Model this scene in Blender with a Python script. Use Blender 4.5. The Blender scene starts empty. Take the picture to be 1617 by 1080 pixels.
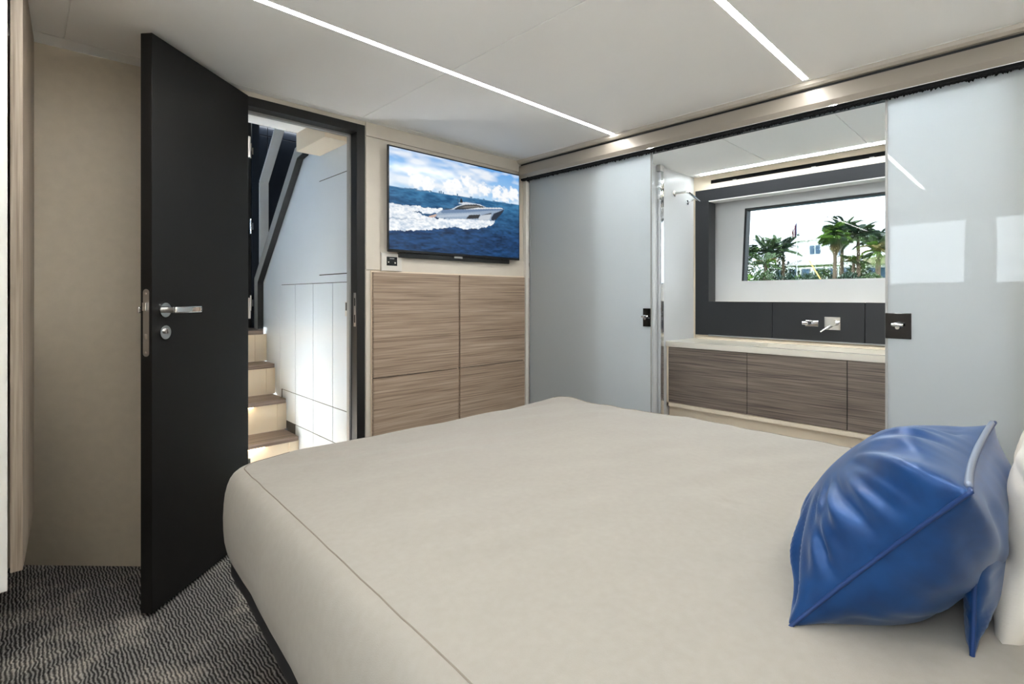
import bpy, bmesh, math, random
import numpy as np
from mathutils import Vector, Matrix

random.seed(7)
SC = bpy.context.scene
COL = SC.collection
H = 1.058                      # eye height of the camera above the cabin floor

# ------------------------------------------------------------------ camera
cam_d = bpy.data.cameras.new('camera')
cam = bpy.data.objects.new('camera', cam_d)
COL.objects.link(cam)
FX, FY = 0.695, 0.719
cam.location = (0.0, 0.0, H)
cam.rotation_euler = (math.pi / 2, 0.0, math.atan2(-FX, FY))
cam_d.sensor_fit = 'HORIZONTAL'
cam_d.sensor_width = 36.0
cam_d.lens = 36.0 * 804.0 / 1617.0
cam_d.shift_y = -72.0 / 1617.0
cam_d.clip_start = 0.02
cam_d.clip_end = 500
SC.camera = cam

# ------------------------------------------------------------------ world, sun, exposure
SKY = 30.0
w = bpy.data.worlds.new('sky')
SC.world = w
w.use_nodes = True
bg = w.node_tree.nodes['Background']
bg.inputs['Color'].default_value = (0.90, 0.96, 1.0, 1)
bg.inputs['Strength'].default_value = SKY

sun_d = bpy.data.lights.new('sun', 'SUN')
sun_d.energy = 14.0
sun_d.angle = 0.02
sun_d.color = (1.0, 0.95, 0.86)
sun = bpy.data.objects.new('sun', sun_d)
COL.objects.link(sun)
sun.rotation_euler = Vector((0.03, -0.55, -0.83)).to_track_quat('-Z', 'Y').to_euler()
sun.location = (5, 5, 30)

vs = SC.view_settings
SC.display_settings.display_device = 'sRGB'
vs.view_transform = 'Standard'
vs.look = 'None'
vs.exposure = 1.5
vs.gamma = 1.0
vs.use_curve_mapping = False
SC.cycles.diffuse_bounces = 8
SC.cycles.max_bounces = 14

LED = 27.0                     # luminous strength of the ceiling light strips


def portal(name, loc, direction, sx, sy):
    d = bpy.data.lights.new(name, 'AREA')
    d.shape = 'RECTANGLE'
    d.size, d.size_y = sx, sy
    d.cycles.is_portal = True
    o = bpy.data.objects.new(name, d)
    COL.objects.link(o)
    o.location = loc
    o.rotation_euler = Vector(direction).to_track_quat('-Z', 'Z').to_euler()
    return o


portal('portal_hull_window', (-0.66, 0.31, 1.425), (1, 0, 0), 1.3, 0.56)
portal('portal_bathroom_window', (3.75, 0.80, 1.42), (-1, 0, 0), 1.4, 0.56)
portal('portal_stair_window', (0.30, 3.6, 1.95), (1, 0, 0), 1.7, 1.0)


# ------------------------------------------------------------------ materials
def srgb(r, g, b):
    def f(c):
        c = c / 255.0
        return c / 12.92 if c <= 0.04045 else ((c + 0.055) / 1.055) ** 2.4
    return (f(r), f(g), f(b), 1.0)


class NT:
    def __init__(self, name):
        self.m = bpy.data.materials.new(name)
        self.m.use_nodes = True
        self.t = self.m.node_tree
        self.t.nodes.clear()
        self.out = self.n('ShaderNodeOutputMaterial')

    def n(self, typ, **kw):
        nd = self.t.nodes.new(typ)
        for k, v in kw.items():
            if k in nd.inputs.keys():
                nd.inputs[k].default_value = v
            else:
                setattr(nd, k, v)
        return nd

    def l(self, a, b):
        self.t.links.new(a, b)

    def coord(self, scale=(1, 1, 1), rot=(0, 0, 0)):
        c = self.n('ShaderNodeTexCoord')
        mp = self.n('ShaderNodeMapping')
        mp.inputs['Scale'].default_value = scale
        mp.inputs['Rotation'].default_value = rot
        self.l(c.outputs['Object'], mp.inputs['Vector'])
        return mp.outputs['Vector']

    def ramp(self, fac, stops):
        r = self.n('ShaderNodeValToRGB')
        cr = r.color_ramp
        while len(cr.elements) > 1:
            cr.elements.remove(cr.elements[-1])
        for i, (p, c) in enumerate(stops):
            e = cr.elements[0] if i == 0 else cr.elements.new(p)
            e.position = p
            e.color = c
        self.l(fac, r.inputs['Fac'])
        return r.outputs['Color']

    def bump(self, h, strength, dist=0.002):
        b = self.n('ShaderNodeBump')
        b.inputs['Strength'].default_value = strength
        b.inputs['Distance'].default_value = dist
        self.l(h, b.inputs['Height'])
        return b.outputs['Normal']

    def surf(self, sh):
        self.l(sh, self.out.inputs['Surface'])
        return self.m


MATS = {}


def plain(name, col, rough=0.5, metal=0.0, bump=None, var=None, coat=0.0, spec=0.5, sheen=0.0):
    if name in MATS:
        return MATS[name]
    t = NT(name)
    p = t.n('ShaderNodeBsdfPrincipled')
    p.inputs['Roughness'].default_value = rough
    p.inputs['Metallic'].default_value = metal
    p.inputs['Coat Weight'].default_value = coat
    p.inputs['Coat Roughness'].default_value = 0.05
    p.inputs['Specular IOR Level'].default_value = spec
    if sheen:
        p.inputs['Sheen Weight'].default_value = sheen
    sc, amt = var or (9.0, 0.03)
    nz = t.n('ShaderNodeTexNoise', Scale=sc, Detail=3.0)
    t.l(t.coord(), nz.inputs['Vector'])
    lo = tuple(c * (1 - amt) for c in col[:3]) + (1,)
    hi = tuple(min(1, c * (1 + amt)) for c in col[:3]) + (1,)
    t.l(t.ramp(nz.outputs['Fac'], [(0.3, lo), (0.7, hi)]), p.inputs['Base Color'])
    if bump:
        b = t.n('ShaderNodeTexNoise', Scale=bump[0], Detail=2.0)
        t.l(t.coord(), b.inputs['Vector'])
        t.l(t.bump(b.outputs['Fac'], bump[1]), p.inputs['Normal'])
    MATS[name] = t.surf(p.outputs['BSDF'])
    return MATS[name]


def emit(name, col, strength):
    t = NT(name)
    e = t.n('ShaderNodeEmission')
    e.inputs['Color'].default_value = col
    e.inputs['Strength'].default_value = strength
    return t.surf(e.outputs['Emission'])


def wood(name, stretch, cols, rough=0.45, fine=1.0):
    """streaky veneer; 'stretch' is the noise scale on each axis (small along the grain)"""
    t = NT(name)
    p = t.n('ShaderNodeBsdfPrincipled')
    p.inputs['Roughness'].default_value = rough
    a = t.n('ShaderNodeTexNoise', Scale=1.0, Detail=5.0, Roughness=0.65, Distortion=0.25)
    t.l(t.coord(stretch), a.inputs['Vector'])
    b = t.n('ShaderNodeTexNoise', Scale=2.7 * fine, Detail=2.0, Roughness=0.5, Distortion=0.1)
    t.l(t.coord(stretch), b.inputs['Vector'])
    mx = t.n('ShaderNodeMix')
    mx.data_type = 'FLOAT'
    mx.inputs[0].default_value = 0.45
    t.l(a.outputs['Fac'], mx.inputs[2])
    t.l(b.outputs['Fac'], mx.inputs[3])
    n = len(cols)
    stops = [(0.34 + 0.32 * i / (n - 1), c) for i, c in enumerate(cols)]
    t.l(t.ramp(mx.outputs[0], stops), p.inputs['Base Color'])
    t.l(t.bump(mx.outputs[0], 0.25, 0.001), p.inputs['Normal'])
    MATS[name] = t.surf(p.outputs['BSDF'])
    return MATS[name]


M_CEIL = plain('ceiling_panel_white', srgb(244, 243, 240), 0.55, bump=(420, 0.03), var=(3, 0.008))
M_WALL = plain('cream_wall_covering', srgb(206, 198, 185), 0.5, bump=(500, 0.06), var=(14, 0.02))
M_WALL2 = plain('taupe_wall_covering', srgb(206, 195, 176), 0.6, bump=(420, 0.10), var=(30, 0.03))
M_BATHWALL = plain('bathroom_wall_white', srgb(203, 203, 203), 0.35, var=(8, 0.01))
M_STAIRWALL = plain('pale_blue_grey_lacquer', srgb(208, 216, 223), 0.32, var=(5, 0.012))
M_CREAM = plain('cream_lacquer', srgb(226, 211, 188), 0.4, var=(8, 0.015))
M_BLACKDOOR = plain('black_door_lacquer', srgb(17, 16, 15), 0.45, bump=(300, 0.03), var=(7, 0.06), spec=0.3)
M_BLACK = plain('black_matt', srgb(13, 12, 12), 0.5)
M_BRUSH = plain('black_brush_pile', srgb(10, 10, 12), 0.95)
M_CHARCOAL = plain('charcoal_panel', srgb(30, 31, 34), 0.4, var=(6, 0.04))
M_TAUPE = plain('taupe_metallic_fascia', srgb(142, 134, 124), 0.38, 0.15, var=(2, 0.02))
M_CROWN = plain('greige_crown', srgb(176, 168, 156), 0.4)
M_CHROME = plain('polished_chrome', (0.86, 0.87, 0.88, 1), 0.05, 1.0)
M_CHROMEDARKREFL = plain('chrome_dark_reflection', (0.06, 0.06, 0.065, 1), 0.08, 1.0)  # chrome handle plates, their dark reflection put into the metal colour
M_STEEL = plain('brushed_steel', (0.50, 0.48, 0.46, 1), 0.32, 1.0)
M_SATINSTEEL = plain('satin_stainless', (0.80, 0.83, 0.87, 1), 0.30, 0.35)
M_NAVY = plain('navy_lacquer', srgb(30, 38, 50), 0.3, var=(3, 0.05))
M_BEDBASE = plain('navy_black_leather', srgb(13, 14, 20), 0.6, bump=(350, 0.15))
M_TVBLACK = plain('television_black', srgb(12, 12, 13), 0.25)
M_PLASTIC = plain('light_grey_plastic', srgb(206, 202, 194), 0.4)
M_WHITE = plain('white_plaster', srgb(236, 236, 232), 0.7)
M_GREYTRIM = plain('grey_trim', srgb(150, 150, 148), 0.35)
M_GAP = plain('joint_dark', srgb(60, 58, 55), 0.8)
M_PILLOW = plain('white_pillow_cotton', srgb(206, 198, 187), 0.85, bump=(300, 0.12), var=(20, 0.015), sheen=0.2)
M_STONE = plain('pale_counter_stone', srgb(214, 207, 194), 0.16, var=(8, 0.015))
M_WOOD = wood('light_oak_veneer', (1.3, 40, 86), [srgb(104, 86, 72), srgb(142, 122, 104), srgb(162, 142, 123), srgb(180, 161, 142)])
M_WOOD2 = wood('grey_oak_veneer', (40, 1.4, 80), [srgb(66, 57, 52), srgb(102, 90, 81), srgb(124, 111, 100), srgb(144, 131, 118)])
M_WOODV = wood('upright_grey_veneer', (60, 60, 1.5), [srgb(128, 114, 100), srgb(160, 146, 130), srgb(186, 172, 156)])
M_TREAD = wood('grey_brown_tread', (1.4, 26, 40), [srgb(84, 70, 62), srgb(118, 102, 92), srgb(142, 126, 114)], 0.45)
M_LED = emit('ceiling_light_diffuser', (1.0, 0.99, 0.965, 1), LED)
M_BATHLED = emit('bathroom_light_diffuser', (0.88, 0.96, 1.0, 1), 27.0)
M_STAIRLED = emit('stair_light_diffuser', (0.95, 0.98, 1.0, 1), 4.0)
M_WARMLED = emit('warm_step_light', (1.0, 0.74, 0.42, 1), 8.0)


def carpet():
    t = NT('wavy_grey_carpet')
    p = t.n('ShaderNodeBsdfPrincipled')
    p.inputs['Roughness'].default_value = 0.95
    p.inputs['Specular IOR Level'].default_value = 0.15
    v = t.coord()
    dz = t.n('ShaderNodeTexNoise', Scale=34.0, Detail=2.0)
    t.l(v, dz.inputs['Vector'])
    sub = t.n('ShaderNodeVectorMath', operation='SUBTRACT')
    sub.inputs[1].default_value = (0.5, 0.5, 0.5)
    t.l(dz.outputs['Color'], sub.inputs[0])
    scl = t.n('ShaderNodeVectorMath', operation='SCALE')
    scl.inputs['Scale'].default_value = 0.015
    t.l(sub.outputs[0], scl.inputs[0])
    add = t.n('ShaderNodeVectorMath', operation='ADD')
    t.l(v, add.inputs[0])
    t.l(scl.outputs[0], add.inputs[1])
    wv = t.n('ShaderNodeTexWave', wave_type='BANDS', bands_direction='X', Scale=32.0, Distortion=1.8, Detail=2.0)
    wv.inputs['Detail Scale'].default_value = 1.5
    t.l(add.outputs[0], wv.inputs['Vector'])
    big = t.n('ShaderNodeTexNoise', Scale=3.4, Detail=6.0, Roughness=0.68)
    t.l(t.coord(rot=(0, 0, 0.4)), big.inputs['Vector'])
    fine = t.n('ShaderNodeTexNoise', Scale=160.0, Detail=2.0)
    t.l(v, fine.inputs['Vector'])
    dark = t.ramp(wv.outputs['Fac'], [(0.05, srgb(52, 51, 50)), (0.6, srgb(128, 126, 123)), (1.0, srgb(168, 165, 160))])
    light = t.ramp(wv.outputs['Fac'], [(0.05, srgb(108, 104, 99)), (0.8, srgb(206, 199, 188))])
    fac = t.ramp(big.outputs['Fac'], [(0.50, (0, 0, 0, 1)), (0.63, (1, 1, 1, 1))])
    mx = t.n('ShaderNodeMix')
    mx.data_type = 'RGBA'
    t.l(fac, mx.inputs[0])
    t.l(dark, mx.inputs[6])
    t.l(light, mx.inputs[7])
    m2 = t.n('ShaderNodeMix')
    m2.data_type = 'RGBA'
    m2.blend_type = 'MULTIPLY'
    m2.inputs[0].default_value = 0.7
    t.l(mx.outputs[2], m2.inputs[6])
    t.l(t.ramp(fine.outputs['Fac'], [(0.3, (0.6, 0.6, 0.6, 1)), (0.65, (1.2, 1.2, 1.2, 1))]), m2.inputs[7])
    t.l(m2.outputs[2], p.inputs['Base Color'])
    s = t.n('ShaderNodeMath', operation='ADD')
    t.l(wv.outputs['Fac'], s.inputs[0])
    t.l(fine.outputs['Fac'], s.inputs[1])
    t.l(t.bump(s.outputs[0], 0.9, 0.006), p.inputs['Normal'])
    return t.surf(p.outputs['BSDF'])


M_CARPET = carpet()


def fabric(name, c1, c2, scale=420.0, bump=0.35, rough=0.9):
    t = NT(name)
    p = t.n('ShaderNodeBsdfPrincipled')
    p.inputs['Roughness'].default_value = rough
    p.inputs['Specular IOR Level'].default_value = 0.25
    p.inputs['Sheen Weight'].default_value = 0.15
    v = t.coord()
    s = t.n('ShaderNodeTexNoise', Scale=scale * 1.6, Detail=1.0)
    t.l(v, s.inputs['Vector'])
    nz = t.n('ShaderNodeTexNoise', Scale=60.0, Detail=4.0)
    t.l(v, nz.inputs['Vector'])
    t.l(t.ramp(nz.outputs['Fac'], [(0.3, c1), (0.7, c2)]), p.inputs['Base Color'])
    t.l(t.bump(s.outputs[0], bump, 0.0008), p.inputs['Normal'])
    return t.surf(p.outputs['BSDF'])


M_SPREAD = fabric('cream_bedspread_weave', srgb(142, 136, 128), srgb(146, 140, 132))
M_SEAM = plain('taupe_seam_thread', srgb(122, 113, 103), 0.9)


def satin():
    t = NT('blue_satin')
    p = t.n('ShaderNodeBsdfPrincipled')
    p.inputs['Base Color'].default_value = srgb(20, 62, 128)
    p.inputs['Roughness'].default_value = 0.34
    p.inputs['Metallic'].default_value = 0.35
    p.inputs['Sheen Weight'].default_value = 0.12
    p.inputs['Sheen Tint'].default_value = (0.6, 0.75, 1.0, 1)
    nz = t.n('ShaderNodeTexNoise', Scale=26.0, Detail=3.0)
    t.l(t.coord((1, 1, 1)), nz.inputs['Vector'])
    t.l(t.ramp(nz.outputs['Fac'], [(0.3, srgb(4, 50, 100)), (0.7, srgb(9, 64, 120))]), p.inputs['Base Color'])
    wv = t.n('ShaderNodeTexNoise', Scale=700.0, Detail=1.0)
    t.l(t.coord(), wv.inputs['Vector'])
    t.l(t.bump(wv.outputs['Fac'], 0.08, 0.0006), p.inputs['Normal'])
    return t.surf(p.outputs['BSDF'])


M_SATIN = satin()
M_ZIP = plain('steel_blue_zip', srgb(118, 128, 146), 0.4, 0.3)
M_SATINPIPE = plain('blue_satin_piping', srgb(18, 50, 100), 0.45, 0.1)


def frosted():
    """satin-etched sliding pane: lets light through, scatters it, polished on the face"""
    t = NT('frosted_glass')
    tr = t.n('ShaderNodeBsdfTranslucent')
    tr.inputs['Color'].default_value = (0.90, 0.94, 0.97, 1)
    df = t.n('ShaderNodeBsdfDiffuse')
    df.inputs['Color'].default_value = (0.58, 0.60, 0.60, 1)
    m = t.n('ShaderNodeMixShader')
    m.inputs[0].default_value = 0.36
    t.l(tr.outputs[0], m.inputs[1])
    t.l(df.outputs[0], m.inputs[2])
    gl = t.n('ShaderNodeBsdfGlossy')
    gl.inputs['Roughness'].default_value = 0.015
    fr = t.n('ShaderNodeFresnel')
    fr.inputs['IOR'].default_value = 1.32
    m2 = t.n('ShaderNodeMixShader')
    t.l(fr.outputs[0], m2.inputs[0])
    t.l(m.outputs[0], m2.inputs[1])
    t.l(gl.outputs[0], m2.inputs[2])
    return t.surf(m2.outputs[0])


M_FROST = frosted()


def clear_glass(name, col):
    t = NT(name)
    tr = t.n('ShaderNodeBsdfTransparent')
    tr.inputs['Color'].default_value = col
    gl = t.n('ShaderNodeBsdfGlossy')
    gl.inputs['Roughness'].default_value = 0.0
    fr = t.n('ShaderNodeFresnel')
    fr.inputs['IOR'].default_value = 1.25
    m = t.n('ShaderNodeMixShader')
    t.l(fr.outputs[0], m.inputs[0])
    t.l(tr.outputs[0], m.inputs[1])
    t.l(gl.outputs[0], m.inputs[2])
    return t.surf(m.outputs[0])


M_GLASS = clear_glass('clear_window_glass', (0.43, 0.44, 0.445, 1))
M_TINT = clear_glass('tinted_window_glass', (0.18, 0.19, 0.196, 1))
M_TINT2 = clear_glass('dark_tinted_window_glass', (0.095, 0.107, 0.119, 1))


# ------------------------------------------------------------------ builders
def root_loc(o):
    v = Vector((0, 0, 0))
    while o is not None:
        v += Vector(o.location)
        o = o.parent
    return v


def tag(o, label=None, cat=None, group=None, kind=None):
    if label:
        o['label'] = label
    if cat:
        o['category'] = cat
    if group:
        o['group'] = group
    if kind:
        o['kind'] = kind
    return o


def empty(name, loc, label=None, cat=None, group=None, kind=None, rz=0.0):
    o = bpy.data.objects.new(name, None)
    COL.objects.link(o)
    o.empty_display_size = 0.05
    o.location = loc
    o.rotation_euler = (0, 0, rz)
    return tag(o, label, cat, group, kind)


def mesh(name, verts, faces, mat, parent=None, local=False, smooth=False, bevel=0.0, seg=2, sharp=None):
    off = Vector((0, 0, 0)) if (parent is None or local) else root_loc(parent)
    me = bpy.data.meshes.new(name)
    bm = bmesh.new()
    bv = [bm.verts.new(Vector(v) - off) for v in verts]
    for f in faces:
        try:
            bm.faces.new([bv[i] for i in f])
        except ValueError:
            pass
    bmesh.ops.recalc_face_normals(bm, faces=bm.faces)
    if bevel > 0:
        bmesh.ops.bevel(bm, geom=list(bm.edges), offset=bevel, segments=seg, affect='EDGES', profile=0.6)
    bm.to_mesh(me)
    bm.free()
    if smooth:
        me.polygons.foreach_set('use_smooth', [True] * len(me.polygons))
        if sharp:
            me.set_sharp_from_angle(angle=sharp)
    me.materials.append(mat)
    o = bpy.data.objects.new(name, me)
    COL.objects.link(o)
    if parent is not None:
        o.parent = parent
    return o


class MB:
    """collects several solids that make up one part"""
    def __init__(self):
        self.v, self.f = [], []

    def add(self, v, f):
        n = len(self.v)
        self.v += [tuple(p) for p in v]
        self.f += [tuple(i + n for i in q) for q in f]
        return self

    def box(self, a, b):
        (x0, y0, z0), (x1, y1, z1) = a, b
        v = [(x0, y0, z0), (x1, y0, z0), (x1, y1, z0), (x0, y1, z0), (x0, y0, z1), (x1, y0, z1), (x1, y1, z1), (x0, y1, z1)]
        f = [(0, 3, 2, 1), (4, 5, 6, 7), (0, 1, 5, 4), (1, 2, 6, 5), (2, 3, 7, 6), (3, 0, 4, 7)]
        return self.add(v, f)

    def tube(self, path, r, n=10, caps=True):
        path = [Vector(p) for p in path]
        rr = r if isinstance(r, (list, tuple)) else [r] * len(path)
        vs_, fs = [], []
        up = Vector((0, 0, 1))
        for i, p in enumerate(path):
            d = (path[min(i + 1, len(path) - 1)] - path[max(i - 1, 0)]).normalized()
            a = d.cross(up if abs(d.z) < 0.95 else Vector((1, 0, 0))).normalized()
            b = d.cross(a).normalized()
            for k in range(n):
                t = 2 * math.pi * k / n
                vs_.append(p + (a * math.cos(t) + b * math.sin(t)) * rr[i])
        for i in range(len(path) - 1):
            for k in range(n):
                fs.append((i * n + k, i * n + (k + 1) % n, (i + 1) * n + (k + 1) % n, (i + 1) * n + k))
        if caps:
            fs.append(tuple(range(n - 1, -1, -1)))
            fs.append(tuple((len(path) - 1) * n + k for k in range(n)))
        return self.add(vs_, fs)

    def prism(self, poly, axis, a, b):
        """polygon in the two other axes, extruded along axis from a to b"""
        def p3(q, h):
            if axis == 0:
                return (h, q[0], q[1])
            if axis == 1:
                return (q[0], h, q[1])
            return (q[0], q[1], h)
        n = len(poly)
        v = [p3(q, a) for q in poly] + [p3(q, b) for q in poly]
        f = [tuple(range(n - 1, -1, -1)), tuple(range(n, 2 * n))]
        f += [(i, (i + 1) % n, n + (i + 1) % n, n + i) for i in range(n)]
        return self.add(v, f)

    def build(self, name, mat, parent=None, **kw):
        return mesh(name, self.v, self.f, mat, parent, **kw)


def box(name, a, b, mat, parent=None, bevel=0.0, **kw):
    return MB().box(a, b).build(name, mat, parent, bevel=bevel, **kw)


def disc(axis, c, r, h, n=24):
    """a short cylinder along axis (0,1,2) from c over length h"""
    m = MB()
    d = [Vector((1, 0, 0)), Vector((0, 1, 0)), Vector((0, 0, 1))][axis]
    m.tube([Vector(c), Vector(c) + d * h], r, n)
    return m


def instance(src, name, parent, loc, rot, scale=(1, 1, 1)):
    o = bpy.data.objects.new(name, src)
    COL.objects.link(o)
    o.parent = parent
    o.location, o.rotation_euler, o.scale = loc, rot, scale
    return o


def vnoise(seed):
    """smooth value noise in 2D for cloth relief, arrays in, array out"""
    rng = np.random.default_rng(seed)
    g = rng.random((64, 64))

    def fn(x, y):
        xi, yi = np.floor(x).astype(int), np.floor(y).astype(int)
        fx, fy = x - xi, y - yi
        fx, fy = fx * fx * (3 - 2 * fx), fy * fy * (3 - 2 * fy)
        a, b = g[xi % 64, yi % 64], g[(xi + 1) % 64, yi % 64]
        c, d = g[xi % 64, (yi + 1) % 64], g[(xi + 1) % 64, (yi + 1) % 64]
        return (a * (1 - fx) + b * fx) * (1 - fy) + (c * (1 - fx) + d * fx) * fy - 0.5
    return fn


# ================================================================== THE CABIN SHELL
ZC = H + 0.89                 # ceiling 1.948
YF = 2.38                     # far wall with the television
tag(box('floor', (-0.6, -0.75, -0.06), (2.46, 2.80, 0.0), M_CARPET), 'dark grey carpet with wavy lines and pale patches', kind='structure')

# far wall: right part, strip over the door
wf = empty('wall_far', (1.26, YF, 0), 'cream panelled wall behind the television', kind='structure')
MB().box((1.26, YF, 0), (2.46, YF + 0.07, ZC)).build('wall_body', M_WALL, wf)
MB().box((0.66, YF, 1.925), (1.26, YF + 0.07, ZC)).build('lintel', M_WALL, wf)
# cladding panels round the television recess
for nm, a, b in (('panel', (1.262, YF - 0.010, 1.875), (2.44, YF, 1.944)),
                 ('panel', (1.262, YF - 0.010, 1.195), (1.342, YF, 1.871)),
                 ('panel', (1.262, YF - 0.010, 0.02), (1.286, YF, 1.191)),
                 ('panel', (1.346, YF - 0.010, 1.190), (2.44, YF, 1.29))):
    box(nm, a, b, M_WALL, wf, bevel=0.0015)

# left piece of the far wall; its foot is raked back towards the hull
def left_wall():
    xs = np.linspace(-0.6, 0.672, 28)
    zs = np.concatenate([np.linspace(0, 1.05, 30), [1.2, 1.5, ZC - 0.012]])
    v, f = [], []
    for z in zs:
        for x in xs:
            rec = np.clip((0.40 - x) / 0.40, 0, 1.0) * 0.38
            tt = np.clip((1.0 - z) / 1.0, 0, 1) ** 1.35
            v.append((x, YF + 0.03 * np.clip((0.5 - x) / 0.5, 0, 1) + rec * tt, z))
    n = len(xs)
    for j in range(len(zs) - 1):
        for i in range(n - 1):
            f.append((j * n + i, j * n + i + 1, (j + 1) * n + i + 1, (j + 1) * n + i))
    m = len(v)
    v2 = [(p[0], max(p[1] + 0.06, 2.82), p[2]) for p in v]
    f2 = [tuple(i + m for i in reversed(q)) for q in f]
    ring = [i for i in range(n)] + [j * n + n - 1 for j in range(1, len(zs))] + \
           [(len(zs) - 1) * n + i for i in range(n - 2, -1, -1)] + [j * n for j in range(len(zs) - 2, 0, -1)]
    f3 = [(ring[k], ring[(k + 1) % len(ring)], ring[(k + 1) % len(ring)] + m, ring[k] + m) for k in range(len(ring))]
    return mesh('wall_far_left', v + v2, f + f2 + f3, M_WALL2, smooth=True, sharp=0.6)


tag(left_wall(), 'taupe wall behind the open black door', kind='structure')

# hull side wall (left) with two openings, and wall at the bed head
WL = -0.6
wb = MB()
wz0, wz1 = 1.16, 1.69
wb.box((WL - 0.10, -0.75, 0), (WL, 2.8, wz0)).box((WL - 0.10, -0.75, wz1), (WL, 2.8, ZC))
wb.box((WL - 0.10, 0.92, wz0), (WL, 2.8, wz1)).box((WL - 0.10, 0.24, wz0), (WL, 0.405, wz1)).box((WL - 0.10, -0.75, wz0), (WL, -0.30, wz1))
tag(wb.build('wall_left', M_WALL), 'hull side wall with two windows', kind='structure')
tag(box('wall_near', (-0.6, -0.81, 0), (2.46, -0.75, ZC), M_WALL), 'wall behind the bed head', kind='structure')
for n, (y0, y1) in (('window_2', (0.405, 0.92)), ('window_3', (-0.30, 0.24))):
    wn = empty(n, (WL - 0.05, (y0 + y1) / 2, wz0), 'hull window beside the bed', kind='structure')
    box('pane', (WL - 0.060, y0 + 0.008, wz0 + 0.008), (WL - 0.052, y1 - 0.008, wz1 - 0.008), M_GLASS, wn)
    MB().box((WL - 0.07, y0, wz0), (WL - 0.04, y0 + 0.012, wz1)).box((WL - 0.07, y1 - 0.012, wz0), (WL - 0.04, y1, wz1)) \
        .box((WL - 0.07, y0, wz0), (WL - 0.04, y1, wz0 + 0.012)).box((WL - 0.07, y0, wz1 - 0.012), (WL - 0.04, y1, wz1)) \
        .build('window_frame', M_BLACK, wn)

# ceiling: slab with proud panels, the light strips lie in the gaps
ce = empty('ceiling', (0.9, 0.8, ZC), 'white panelled cabin ceiling', kind='structure')
MB().box((-0.6, -0.75, ZC + 0.003), (2.46, 2.82, ZC + 0.06)).build('ceiling_slab', M_CEIL, ce)
L1, L2, L3 = 1.62, 0.663, -0.29
HW = 0.0145
rows = [(-0.70, L3 - HW), (L3 + HW, L2 - HW), (L2 + HW, L1 - HW), (L1 + HW, 2.330)]
cols = [(-0.58, 0.106), (0.110, 1.2185), (1.2215, 2.325)]
for r, (y0, y1) in enumerate(rows):
    for c, (x0, x1) in enumerate(cols):
        box('ceiling_panel', (x0, y0, ZC - 0.003), (x1, y1, ZC + 0.004), M_CEIL, ce, bevel=0.0012)
box('ceiling_border', (-0.58, 2.334, ZC - 0.003), (2.33, 2.378, ZC + 0.004), M_CEIL, ce, bevel=0.0012)
box('ceiling_border', (2.329, -0.70, ZC - 0.003), (2.358, 2.378, ZC + 0.004), M_CEIL, ce, bevel=0.0012)


def led_strip(y, x0, x1, label):
    e = empty('led_strip_light', ((x0 + x1) / 2, y, ZC), label, 'ceiling light', 'recessed cabin light strips')
    MB().box((x0, y - HW, ZC - 0.0035), (x1, y - HW + 0.003, ZC + 0.003)).box((x0, y + HW - 0.003, ZC - 0.0035), (x1, y + HW, ZC + 0.003)) \
        .box((x1 - 0.003, y - HW, ZC - 0.0035), (x1, y + HW, ZC + 0.003)).build('profile', M_WHITE, e)
    box('diffuser', (x0, y - HW + 0.0035, ZC - 0.0028), (x1 - 0.004, y + HW - 0.0035, ZC + 0.0022), M_LED, e)


led_strip(L1, -0.50, 2.345, 'long glowing light strip in the ceiling, ending nearer the television')
led_strip(L2, -0.50, 2.312, 'glowing light strip in the ceiling above the bed, ending over the opening')
led_strip(L3, -0.50, 2.312, 'glowing light strip in the ceiling over the bed head')

# ------------------------------------------------------------------ wall towards the bathroom
XR = 2.46
tag(MB().box((XR, 1.775, 0), (XR + 0.05, 2.45, ZC)).build('wall_right_far', M_WALL), 'wall piece behind the closed frosted pane', kind='structure')
tag(MB().box((XR, -0.75, 0), (XR + 0.05, 0.085, ZC)).build('wall_right_near', M_WALL2), 'beige wall piece behind the right pane', kind='structure')
tag(MB().box((XR, 0.085, H + 0.80), (XR + 0.05, 1.775, ZC)).build('wall_right_lintel', M_CEIL), 'lintel over the bathroom opening', kind='structure')

hd = empty('trim_1', (2.38, 0.8, 1.83), 'taupe track fascia above the sliding glass panes', kind='structure')
zt, zb = H + 0.852, H + 0.772
MB().prism([(2.335, ZC - 0.003), (2.455, ZC - 0.003), (2.455, zt + 0.014), (2.352, zt + 0.014), (2.340, zt + 0.022)], 1, -0.75, 2.375).build('crown_strip', M_CROWN, hd)
MB().prism([(2.372, zt + 0.014), (2.40, zt + 0.014), (2.40, zt - 0.002), (2.372, zt - 0.002)], 1, -0.75, 2.372).build('shadow_groove', M_BLACK, hd)
MB().prism([(2.356, zt), (2.40, zt), (2.40, zb), (2.362, zb), (2.350, zb + 0.022)], 1, -0.75, 2.372).build('fascia', M_TAUPE, hd, bevel=0.001)
MB().box((2.358, -0.75, zb - 0.003), (2.40, 2.372, zb)).build('chrome_bead', M_CHROME, hd)


def brush():
    m = MB()
    random.seed(3)
    m.box((2.372, -0.75, zb - 0.010), (2.408, 2.37, zb - 0.003))
    y = -0.74
    while y < 2.36:
        d = 0.004 + random.random() * 0.0085
        x = 2.374 + random.random() * 0.03
        w_ = 0.004 + random.random() * 0.006
        m.add([(x, y - w_, zb - 0.009), (x, y + w_, zb - 0.009), (x + 0.004, y, zb - 0.009), (x + random.uniform(-.003, .003), y + random.uniform(-.006, .006), zb - 0.009 - d)],
              [(0, 1, 3), (1, 2, 3), (2, 0, 3)])
        y += 0.0028
    o = m.build('brush_seal', M_BRUSH, hd)
    o['kind'] = 'stuff'
    return o


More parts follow.
